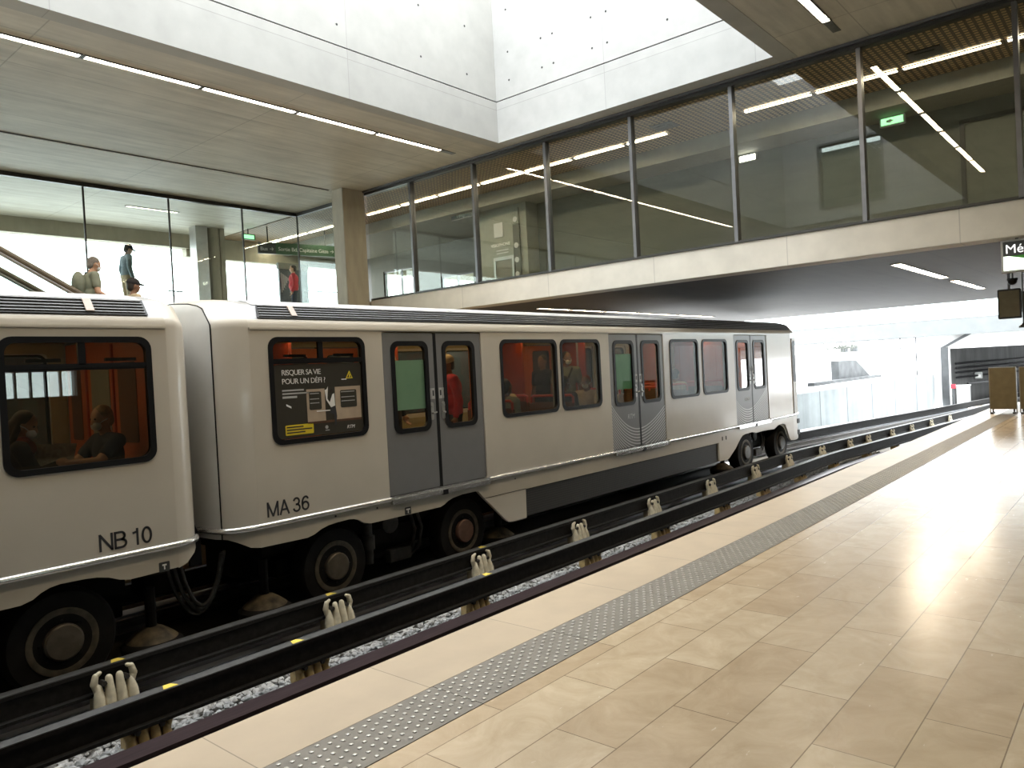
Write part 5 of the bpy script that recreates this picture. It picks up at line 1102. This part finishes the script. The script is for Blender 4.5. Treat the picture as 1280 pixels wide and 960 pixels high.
# ------------------------------------------------------------------ people
def voxel(m, name, mt, parent, vox, it=2):
    me = bpy.data.meshes.new(name); me.from_pydata(m.v, [], m.f)
    bm = bmesh.new(); bm.from_mesh(me); bmesh.ops.recalc_face_normals(bm, faces=bm.faces); bm.to_mesh(me); bm.free()
    t = bpy.data.objects.new(name, me); COL.objects.link(t)
    md = t.modifiers.new('r', 'REMESH'); md.mode = 'VOXEL'; md.voxel_size = vox; md.use_smooth_shade = True
    sm = t.modifiers.new('s', 'SMOOTH'); sm.factor = 0.5; sm.iterations = it
    dg = bpy.context.evaluated_depsgraph_get()
    me2 = bpy.data.meshes.new_from_object(t.evaluated_get(dg)); bpy.data.objects.remove(t)
    me2.materials.clear(); me2.materials.append(MT[mt])
    o = bpy.data.objects.new(name, me2); COL.objects.link(o); fix(o, parent)
    return o
V = Vector
def person(label, loc, yaw, seated=False, lean=0.0, head=(0, 0), arms=None, legs=None, shirt='c_grey', sleeve='short', trousers='c_black', hair='hair_dark', cap=None, mask=False, skin='skin', scale=1.0, group=None, hairlen=0, scarf=None, fat=1.0):
    root = thing('person', label, 'person', loc, group)
    W = Matrix.Translation(V(loc)) @ Matrix.Rotation(yaw, 4, 'Z') @ Matrix.Scale(scale, 4)
    ph = 0.93 if not seated else 0.53
    hip = V((0, 0, ph))
    def U(p):   # upper body, leaning about the hips
        q = V(p)-V((0, 0, 0.93)); return hip+Matrix.Rotation(lean, 3, 'Y') @ q
    nb = U((0, 0, 1.50))
    HR = Matrix.Rotation(lean*0.5, 3, 'Y') @ Matrix.Rotation(head[0], 3, 'Z') @ Matrix.Rotation(head[1], 3, 'Y')
    def H(p): return nb+HR @ (V(p)-V((0, 0, 1.50)))
    sh = [U((-0.01, s*0.185, 1.425)) for s in (1, -1)]
    if arms is None: arms = [((-0.03, 0.25, 1.14), (0.05, 0.27, 0.89)), ((-0.03, -0.25, 1.14), (0.05, -0.27, 0.89))]
    A = [(U(e), U(w_)) for e, w_ in arms]
    if legs is None:
        legs = [((0.02, s*0.10, 0.50), (-0.01, s*0.105, 0.08)) for s in (1, -1)] if not seated else [((0.43, s*0.11, 0.52), (0.42, s*0.11, 0.08)) for s in (1, -1)]
    hips = [hip+V((0, s*0.09, -0.02)) for s in (1, -1)]
    def body(m, g=0.0, upper=True, lower=True, skinparts=True, sl='long'):
        RL = Matrix.Rotation(lean, 3, 'Y')
        if upper:
            m.ell(U((0, 0, 1.30)), (0.115*fat+g, 0.170+g, 0.19+g), 16, 10, RL); m.ell(U((0.01, 0, 1.10)), (0.115*fat+g, 0.150*fat+g, 0.17+g), 16, 10, RL)
            m.ell(U((0, 0, 0.97)), (0.115+g, 0.160*fat+g, 0.12+g), 16, 10, RL)
            for i in (0, 1):
                m.cap(U((0, 0.05*(1-2*i), 1.43)), sh[i], 0.068+g, 0.062+g)
                e, w_ = A[i]
                if sl == 'short': m.cap(sh[i], sh[i].lerp(e, 0.62), 0.060+g, 0.052+g)
                elif sl == 'long': m.cap(sh[i], e, 0.058+g, 0.045+g); m.cap(e, e.lerp(w_, 0.93), 0.045+g, 0.033+g)
        if lower:
            m.ell(hip+V((0, 0, 0.0)), (0.115+g, 0.165+g, 0.12+g), 16, 10)
            for i in (0, 1):
                k, a = V(legs[i][0]), V(legs[i][1]); m.cap(hips[i], k, 0.085+g, 0.058+g); m.cap(k, a, 0.058+g, 0.040+g)
    m = MB(); body(m)
    m.cap(U((-0.01, 0, 1.45)), H((0.005, 0, 1.57)), 0.056, 0.052)
    m.ell(H((0.005, 0, 1.655)), (0.098, 0.077, 0.112), 18, 12, HR); m.ell(H((0.045, 0, 1.59)), (0.058, 0.056, 0.062), 14, 8, HR)
    m.cap(H((0.095, 0, 1.655)), H((0.115, 0, 1.622)), 0.010, 0.016, 8, 3)
    m.ell(H((0.092, 0, 1.585)), (0.016, 0.024, 0.008), 10, 6, HR)
    for s in (1, -1): m.ell(H((0.0, s*0.078, 1.64)), (0.020, 0.012, 0.033), 8, 6, HR)
    for i in (0, 1):
        e, w_ = A[i]; d = (w_-e).normalized(); sd = d.cross(V((1, 0, 0)) if abs(d.x) < 0.8 else V((0, 0, 1))).normalized(); nn = d.cross(sd).normalized()
        s = 1-2*i
        palm = w_+d*0.05; m.ell(palm, (0.042, 0.042, 0.05), 10, 6)
        inner = nn if nn.dot(V((1, 0, -0.3))) > 0 else -nn
        for k, (off, ln) in enumerate(((-0.030, 0.060), (-0.010, 0.072), (0.010, 0.068), (0.030, 0.052))):
            b = w_+d*0.085+sd*off; mid = b+d*ln*0.6+inner*0.008; tip = mid+d*ln*0.45+inner*0.028
            m.cap(b, mid, 0.0115, 0.0105, 8, 3); m.cap(mid, tip, 0.0105, 0.009, 8, 3)
        t0 = w_+d*0.035+inner*0.025; m.cap(t0, t0+d*0.035+inner*0.03, 0.013, 0.011, 8, 3)
    for i in (0, 1):
        k, a = V(legs[i][0]), V(legs[i][1]); m.cap(a+V((-0.03, 0, -0.035)), a+V((0.14, 0, -0.045)), 0.042, 0.035)
    for j in range(len(m.v)): m.v[j] = tuple(W @ V(m.v[j]))
    b = voxel(m, 'body', skin, root, 0.0095)
    def part(name, mt, build, vox=0.012, it=2, parent=None):
        q = MB(); build(q)
        q.v = [tuple(W @ V(p)) for p in q.v]
        return voxel(q, name, mt, parent or root, vox, it)
    part('shirt', shirt, lambda q: body(q, 0.014, True, False, sl=sleeve), 0.013, 3)
    part('trousers', trousers, lambda q: body(q, 0.016, False, True), 0.014, 3)
    def shoes(q):
        for i in (0, 1):
            a = V(legs[i][1]); q.cap(a+V((-0.03, 0, -0.035)), a+V((0.15, 0, -0.042)), 0.052, 0.044)
    part('shoes', 'c_black', shoes, 0.014)
    m = MB()
    for s in (1, -1): m.ell(H((0.093, s*0.034, 1.662)), (0.010, 0.014, 0.009), 10, 6, HR)
    m.v = [tuple(W @ V(p)) for p in m.v]; m.build('eyes', 'eye', root, smooth=True)
    def hairf(q):
        q.ell(H((-0.016, 0, 1.680)), (0.098, 0.084, 0.100), 18, 12, HR); q.ell(H((-0.045, 0, 1.63)), (0.065, 0.076, 0.085), 14, 8, HR)
        if hairlen:
            q.cap(H((-0.06, 0, 1.62)), H((-0.075, 0, 1.62-hairlen)), 0.075, 0.06)
            for s in (1, -1): q.cap(H((-0.015, s*0.07, 1.64)), H((-0.02, s*0.075, 1.64-hairlen)), 0.03, 0.028)
    if hair: part('hair', hair, hairf, 0.012, 2)
    if cap:
        def capf(q): q.ell(H((-0.006, 0, 1.705)), (0.112, 0.094, 0.088), 18, 10, HR); q.cap(H((0.07, 0.035, 1.695)), H((0.175, 0.02, 1.678)), 0.018, 0.012); q.cap(H((0.07, -0.035, 1.695)), H((0.175, -0.02, 1.678)), 0.018, 0.012); q.cap(H((0.08, 0, 1.70)), H((0.185, 0, 1.682)), 0.02, 0.012)
        part('cap', cap, capf, 0.010, 2)
    if mask:
        def mk(q): q.ell(H((0.072, 0, 1.592)), (0.052, 0.060, 0.050), 14, 8, HR)
        part('face_mask', 'mask', mk, 0.009, 2)
        m = MB()
        for s in (1, -1): m.tube([W @ H((0.08, s*0.056, 1.61)), W @ H((0.045, s*0.082, 1.635)), W @ H((0.0, s*0.092, 1.645))], 0.004, 6)
        m.build('mask_strap', 'mask', root)
    if scarf:
        def sc(q): q.cap(U((0.03, -0.08, 1.47)), U((0.03, 0.08, 1.47)), 0.07, 0.07); q.ell(U((0.04, 0, 1.42)), (0.11, 0.13, 0.09))
        part('scarf', scarf, sc, 0.012, 3)
    return root, W, U, H
def strap(root, W, U, name='bag_strap', mt='c_black', s=1):
    pts = [U((-0.13, s*-0.05, 1.32)), U((-0.05, s*0.11, 1.505)), U((0.06, s*0.10, 1.47)), U((0.135, s*0.02, 1.30)), U((0.145, s*-0.08, 1.12))]
    MB().tube([W @ p for p in pts], 0.018, 8).build(name, mt, root, smooth=True)
PI = math.pi
# on the escalator and the concourse
r, W, U, H = person('man in grey green shirt and pale mask riding down the escalator', (5.10, 13.52, 2.02), 0.0, lean=0.10, head=(0, 0.25), arms=[((0.06, 0.25, 1.16), (0.28, 0.24, 1.06)), ((0.02, -0.26, 1.15), (0.24, -0.25, 1.05))], shirt='c_grey', hair='hair_grey', mask=True, fat=1.25, group='people on the upper level')
q = MB(); q.ell(U((-0.19, 0, 1.27)), (0.10, 0.15, 0.22), 14, 10); q.v = [tuple(W @ V(p)) for p in q.v]; voxel(q, 'backpack', 'c_grey', r, 0.013, 2); strap(r, W, U)
person('man in peaked cap standing high on the concourse behind the glass', (8.40, 19.85, 3.47), 0.0, lean=0.06, head=(0, 0.30), shirt='c_blue', sleeve='long', trousers='c_beige', hair='hair_dark', cap='c_navy', group='people on the upper level')
person('man in dark cap low on the escalator, only his head above the train', (5.78, 13.5, 1.68), 0.0, lean=0.05, head=(0, 0.05), shirt='c_beige', hair='hair_dark', cap='c_black', skin='skin_dark', group='people on the upper level')
person('person in a red shirt standing before the dark poster panel', (14.25, 21.25, 3.55), PI*0.8, shirt='c_red', sleeve='long', hair='hair_dark', fat=1.25, trousers='c_navy', group='people on the upper level')
# in the car at the left edge
r, W, U, H = person('seated woman in dark clothes reading at the left window', (2.24, 7.78, 0.01), -0.15, seated=True, legs=[((0.33, 0.10, 0.51), (0.31, 0.10, 0.08)), ((0.33, -0.10, 0.51), (0.31, -0.10, 0.08))], lean=0.05, head=(-0.5, 0.35), arms=[((0.12, 0.24, 1.20), (0.32, 0.10, 1.27)), ((0.10, -0.24, 1.20), (0.30, -0.10, 1.27))], shirt='c_black', sleeve='long', hair='hair_dark', hairlen=0.16, mask=True, scarf='c_rust', group='riders on the train')
m = MB(); m.add([(2.47, 7.68, 0.84), (2.66, 7.66, 0.84), (2.72, 7.70, 1.04), (2.53, 7.72, 1.06), (2.47, 7.684, 0.84), (2.66, 7.664, 0.84), (2.72, 7.704, 1.04), (2.53, 7.724, 1.06)], [(0, 1, 2, 3), (4, 5, 6, 7), (0, 1, 5, 4), (1, 2, 6, 5), (2, 3, 7, 6), (3, 0, 4, 7)])
mg = thing('magazine', 'open printed magazine held between the two seated riders', 'magazine', (2.6, 7.68, 0.94)); o = m.build('page', 'paper', mg)
MB().add([(2.30, 7.66, 0.86), (2.465, 7.675, 0.84), (2.525, 7.715, 1.05), (2.36, 7.70, 1.07), (2.30, 7.664, 0.86), (2.465, 7.679, 0.84), (2.525, 7.719, 1.05), (2.36, 7.704, 1.07)], [(0, 1, 2, 3), (4, 5, 6, 7), (0, 1, 5, 4), (1, 2, 6, 5), (2, 3, 7, 6), (3, 0, 4, 7)]).build('page', 'paper', mg)
person('seated sandy haired man in navy top and mask, arm stretched to the magazine', (3.06, 7.80, 0.01), PI+0.12, seated=True, legs=[((0.33, 0.10, 0.51), (0.31, 0.10, 0.08)), ((0.33, -0.10, 0.51), (0.31, -0.10, 0.08))], lean=0.08, head=(0.1, 0.15), arms=[((0.22, 0.23, 1.27), (0.47, 0.15, 1.30)), ((0.20, -0.22, 1.25), (0.44, -0.12, 1.26))], shirt='c_navy', sleeve='short', hair='hair_fair', mask=True, group='riders on the train')
# in the middle car
person('person in red shirt and cap standing behind the first door', (7.86, 7.85, 0.01), 2.6, lean=0.08, head=(0.2, 0.1), shirt='c_red', sleeve='long', trousers='c_black', hair='hair_dark', cap='c_beige', skin='skin_dark', fat=1.3, group='riders on the train')
person('rider with green hood behind the mint sheet of the first door', (7.05, 8.30, 0.01), -1.2, shirt='c_black', sleeve='long', hair='c_green', scale=1.06, group='riders on the train')
person('seated rider in grey at the lower left of the second window', (8.93, 7.75, 0.01), 0.0, seated=True, shirt='c_grey', sleeve='long', hair='hair_dark', skin='skin_dark', group='riders on the train')
person('seated rider with dark hair seen from behind in the second window', (10.26, 8.95, 0.01), PI, seated=True, shirt='c_beige', sleeve='long', hair='hair_dark', group='riders on the train')
person('rider in black standing at the right of the second window', (11.22, 8.80, 0.01), PI, shirt='c_black', sleeve='short', hair='hair_dark', skin='skin_dark', group='riders on the train')
r, W, U, H = person('bearded man in grey green T-shirt, mask and bag strap standing in the third window', (11.15, 8.2, 0.01), PI+0.7, head=(0.5, 0.1), shirt='c_grey', sleeve='short', hair='hair_dark', mask=True, skin='skin_dark', group='riders on the train', scale=1.02)
strap(r, W, U)
person('seated rider with mask at the lower left of the third window', (10.43, 7.74, 0.01), 0.1, seated=True, legs=[((0.33, 0.10, 0.51), (0.31, 0.10, 0.08)), ((0.33, -0.10, 0.51), (0.31, -0.10, 0.08))], head=(-0.4, 0.1), shirt='c_black', sleeve='long', hair='hair_dark', mask=True, skin='skin_dark', group='riders on the train')
person('seated rider in beige sleeves and rust scarf at the right of the third window', (11.22, 7.78, 0.01), PI+0.3, seated=True, legs=[((0.33, 0.10, 0.51), (0.31, 0.10, 0.08)), ((0.33, -0.10, 0.51), (0.31, -0.10, 0.08))], lean=0.2, arms=[((0.16, 0.25, 1.15), (0.36, 0.10, 1.16)), ((0.14, -0.25, 1.15), (0.36, -0.08, 1.14))], shirt='c_beige', sleeve='long', hair='c_rust', hairlen=0.08, mask=True, skin='skin_dark', group='riders on the train')
person('seated rider in white by the fourth window', (14.5, 7.80, 0.01), 0.0, seated=True, shirt='c_white', sleeve='long', hair='hair_dark', group='riders on the train')
